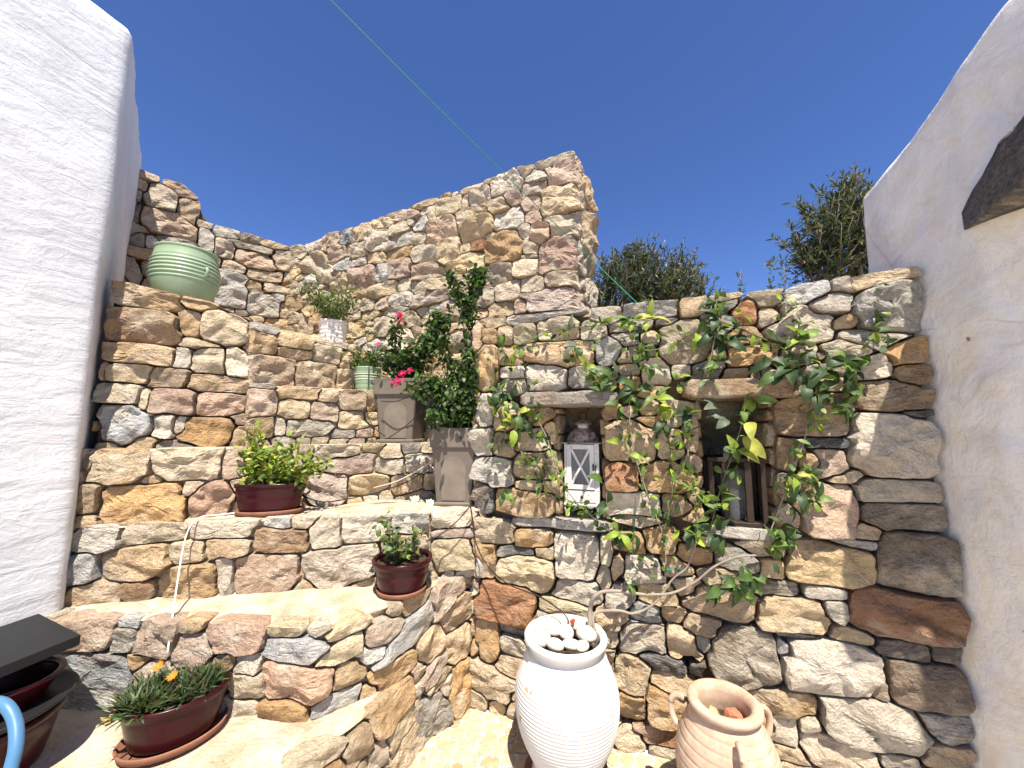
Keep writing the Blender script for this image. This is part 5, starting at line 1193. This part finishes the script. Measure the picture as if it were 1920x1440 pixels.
# ---------------------------------------------------------------- olive trees beyond the wall
def olive(label, base, crown, n, L, W, seed, tips=(), name="olive_tree"):
    """crown: list of (centre, radius xyz) lobes; leaves sit in small sprays on twigs"""
    rng = np.random.default_rng(seed); t = thing(name, label, "tree", base, "olive trees beyond the niche wall"); cs = []
    top = np.mean([c for c, _ in crown], axis=0); fork = np.array(base) * .45 + top * .55 - [0, 0, .2]
    b = MB(); b.tube(curve_pts([base, np.array(base) * .7 + fork * .3 + [.08, .05, 0], fork], 5), .11, 9, .06); b.build("trunk", M['bark'], t, True, base)
    pos, d, tw = [], [], []
    for c, r in crown:
        c, r = np.array(c), np.array(r); cs.append(curve_pts([fork, fork * .5 + c * .5 + rng.normal(0, .06, 3), c], 4)); m = max(12, int(n * np.prod(r) ** (1/3) / sum(np.prod(np.array(q)) ** (1/3) for _, q in crown) / 26))
        for k in range(m):
            u = rng.normal(0, 1, 3); u /= np.linalg.norm(u); p = c + u * r * rng.uniform(.35, 1) ** .6; dd = u * r / max(r) * .5 + [0, 0, .55] + rng.normal(0, .3, 3); dd /= np.linalg.norm(dd); ln = rng.uniform(4, 8) * L
            tw.append([p - dd * ln * .4, p + dd * ln * .6]); s = rng.uniform(0, 1, 26)[:, None]; pos.append(p - dd * ln * .4 + dd * ln * s); d.append(dd * .7 + rng.normal(0, .55, (26, 3)))
    for p0, p1 in tips:
        p0, p1 = np.array(p0), np.array(p1); q = [p0, (p0 + p1) / 2 + rng.normal(0, .02, 3), p1]; cs.append(curve_pts(q, 4)); s = rng.uniform(.15, 1.02, 60)[:, None]; pos.append(p0 + (p1 - p0) * s + rng.normal(0, L * .12, (60, 3))); d.append((p1 - p0) / np.linalg.norm(p1 - p0) * .9 + rng.normal(0, .5, (60, 3)))
    stems("limbs", cs, .03, .008, M['bark'], t, 6, fork); stems("twigs", tw, L * .06, L * .03, M['bark'], t, 4, top)
    leaf_cloud("crown", np.vstack(pos), np.vstack(d), L, W, ['olive', 'olive', 'grey', (.045, .062, .03), (.085, .10, .055)], t, rng, .2, .3, origin=top)
    return t
D1 = 8.0
def lobe(px, py, y, rx, rz_, ry=None): c = aty(px, py, y); k = y / FPX; return (c, (rx * k, (ry or rx) * k, rz_ * k))
b1 = aty(1195, 700, D1)
olive("dense rounded olive crown showing just right of the tall wall's end", (b1[0], b1[1], 1.45), [lobe(1165, 553, D1, 60, 60), lobe(1205, 518, D1, 45, 42), lobe(1270, 553, D1, 45, 48), lobe(1230, 573, D1, 60, 45), lobe(1145, 523, D1, 25, 25), lobe(1200, 488, D1, 20, 14), lobe(1268, 513, D1 + .2, 26, 22), lobe(1310, 573, D1, 24, 22), lobe(1130, 593, D1, 40, 40), lobe(1190, 558, D1 + .5, 75, 60), lobe(1260, 573, D1 + .4, 60, 35)], 19000, .105, .026, 81,
      tips=[(aty(1230, 503, D1), aty(1232, 479, D1)), (aty(1290, 533, D1), aty(1300, 513, D1)), (aty(1275, 503, D1), aty(1278, 483, D1)), (aty(1180, 493, D1), aty(1172, 475, D1))])
D2 = 3.5
b2 = aty(1620, 800, D2)
olive("tall open olive tree partly hidden by the shaded white wall", (b2[0], b2[1], 1.45), [lobe(1590, 470, D2, 75, 45), lobe(1560, 430, D2, 45, 40), lobe(1620, 420, D2, 55, 60), lobe(1590, 390, D2, 35, 35), lobe(1660, 460, D2, 60, 70), lobe(1520, 480, D2, 30, 35), lobe(1560, 500, D2, 60, 25)], 8000, .070, .016, 82,
      tips=[(aty(1580, 400, D2), aty(1597, 335, D2)), (aty(1560, 420, D2), aty(1562, 355, D2)), (aty(1540, 450, D2), aty(1497, 382, D2)), (aty(1535, 440, D2), aty(1540, 390, D2)), (aty(1620, 400, D2), aty(1632, 345, D2)), (aty(1600, 390, D2), aty(1582, 345, D2)), (aty(1530, 480, D2), aty(1490, 455, D2)), (aty(1540, 490, D2), aty(1500, 500, D2)), (aty(1640, 400, D2), aty(1650, 350, D2))])
for k, (x0_, x1_, ytop, lab) in enumerate(((1396, 1388, 508, "leafy olive sucker peeping over the coping, left of the other two"), (1448, 1446, 490, "tallest of the slender olive suckers peeping over the coping"), (1474, 1470, 500, "bushy olive sucker peeping over the coping nearest the tree"))):
    rng = np.random.default_rng(90 + k); p0, p1 = aty(x0_, 700, 3.3), aty(x1_, ytop, 3.3); t = thing("olive_sucker", lab, "sapling", (p0[0], p0[1], 1.45), "olive suckers behind the niche wall")
    st_ = [(p0[0], p0[1], 1.45), p0 * .5 + p1 * .5, p1]; stems("stem", [curve_pts(st_, 4)], .006, .002, M['bark'], t, 5, st_[0]); s = rng.uniform(.55, 1, 60)[:, None]
    leaf_cloud("foliage", p0 + (p1 - p0) * s + rng.normal(0, .018 if k != 1 else .008, (60, 3)), rng.normal(0, .6, (60, 3)) + [0, 0, .7], .055, .013, ['olive', 'grey', 'mid'], t, rng, .2, .3, kind="stuff")

# ---------------------------------------------------------------- cords, tubes, wires and small litter
def cord(name, label, cat, pts, r, mat, k=8, n=7, group=None):
    b = MB(); c = curve_pts(pts, k); b.tube(c, r, n); return tag(b.build(name, mat, None, True, c[0]), label, cat, group)
a0, a1 = aty(560, -60, 1.75), aty(1115, 492, 2.42); e1 = wp_(1205, 578, .02)
cord("clothes_line", "thin green line strung across the sky down to the niche wall's top", "line", [a0, a0 * .66 + a1 * .34 - [0, 0, .006], a0 * .33 + a1 * .67 - [0, 0, .006], a1, e1], .0025, M['cord_green'])
for lab, q in (("green training wire along the upper niche wall, above the lintels", [(905, 628, .03), (1060, 640, .03), (1200, 640, .03), (1400, 655, .03), (1560, 668, .03)]), ("green training wire hanging down the niche wall between the niches", [(1200, 580, .03), (1190, 760, .04), (1192, 900, .04), (1185, 1080, .04), (1182, 1180, .03)])):
    cord("training_wire", lab, "wire", [wp_(*p) for p in q], .0013, M['cord_green'], 5, 5, "training wires on the niche wall")
tie = MB(); tie.tube(curve_pts([wp_(1246, 1072, .07), wp_(1258, 1068, .09), wp_(1276, 1070, .08)], 4), .003, 6); tie.tube(curve_pts([wp_(1246, 1076, .08), wp_(1262, 1064, .085), wp_(1274, 1076, .07)], 4), .002, 6)
tag(tie.build("twine_tie", M['cord_green'], None, True, wp_(1250, 1070, .08)), "green twine tie joining two vine stems above the white jar", "twine")
# white cable down the steps
wc = [aty(440, 962, 2.10), aty(405, 966, 2.07), aty(378, 969, 2.05), aty(358, 985, 2.0), aty(345, 1020, 1.97), aty(333, 1090, 1.90), aty(323, 1160, 1.83), aty(314, 1225, 1.765)]
cord("white_cable", "white cable hanging over the step above the gazania planter", "cable", wc, .0038, M['whitecable'])
# irrigation tubes
s5 = lambda px, py, y: aty(px, py, y)
cord("irrigation_tube", "black drip tube running down the wall corner into the white jar", "tube", [s5(880, 935, 2.36), s5(888, 985, 2.33), s5(893, 1020, 2.31), s5(915, 1062, 2.25), s5(955, 1096, 2.15), s5(1010, 1118, 2.08), s5(1045, 1140, 2.03), s5(1064, 1160, 2.0), s5(1064, 1176, 2.0)], .0034, M['blackplastic'], group="drip tubes")
cord("irrigation_tube", "black drip tube from the small rose pot up to the niche wall corner", "tube", [s5(800, 1015, 2.17), s5(830, 1000, 2.2), s5(862, 972, 2.24), s5(884, 945, 2.3)], .0030, M['blackplastic'], group="drip tubes")
cord("irrigation_tube", "black drip tube looping from the lime shrub's planter along the middle step", "tube", [s5(560, 925, 2.3), s5(590, 938, 2.28), s5(625, 940, 2.36), s5(700, 925, 2.5), s5(760, 905, 2.52), s5(800, 880, 2.5), s5(822, 865, 2.46)], .0034, M['blackplastic'], group="drip tubes")
cord("irrigation_tube", "black drip tube hanging from the small green pot to the planter's foot", "tube", [s5(692, 684, 2.84), s5(690, 730, 2.80), s5(688, 770, 2.76), s5(700, 800, 2.72), s5(722, 818, 2.68)], .0032, M['blackplastic'], group="drip tubes")
cord("irrigation_tube", "black drip tube slung around the magenta bougainvillea's planter", "tube", [s5(714, 752, 2.70), s5(745, 752, 2.66), s5(790, 735, 2.64), s5(797, 760, 2.66), s5(765, 795, 2.66), s5(728, 822, 2.66)], .0030, M['blackplastic'], group="drip tubes")
cord("irrigation_tube", "dusty grey tube arching from the middle step to the dark bougainvillea's planter", "tube", [s5(700, 915, 2.47), s5(745, 902, 2.5), s5(790, 878, 2.5), s5(822, 855, 2.44)], .0045, simple("grey_tube", (.42, .38, .33), .7), group="drip tubes")
b = MB(); q0, q1 = atz(602, 944, 1.125), atz(728, 920, 1.125); b.tube([q0, q0 * .6 + q1 * .4 + [0, 0, .004], q1], .013, 8, .015); tag(b.build("wooden_pole", M['whitecable'], None, True, q0), "pale pole lying on the middle step", "pole")
b = MB(); q = wp_(1072, 1164, .3); b.lathe([(.006, 0), (.009, .004), (.009, .02), (.005, .026)], (0, 0, 0), 10, M=Matrix.Translation(Vector(aty(1070, 1168, 1.99))) @ Matrix.Rotation(.9, 4, 'Y')); tag(b.build("drip_clip", M['red'], None, True, aty(1070, 1168, 1.99)), "small red drip clip at the white jar's rim", "clip")
rng = np.random.default_rng(99); dl_c = atz(206, 1352, .385); b = MB()
for k in range(7):
    a = rng.uniform(0, 6.28); d = Vector((math.cos(a), math.sin(a), rng.uniform(-.1, .5))); s = Vector((-d.y, d.x, rng.uniform(-.3, .3))); c = Vector(dl_c) + Vector(rng.normal(0, .006, 3)) * Vector((1, 1, .2)).length
    b.add([c, c + d*.016 + s*.009, c + d*.032 + Vector((0, 0, .004)), c + d*.016 - s*.009], [(0, 1, 2, 3)])
tag(b.build("dry_leaf", M['dry'], None, False, dl_c), "crumpled yellow dry leaf on the lowest step left of the gazanias", "dry leaf")
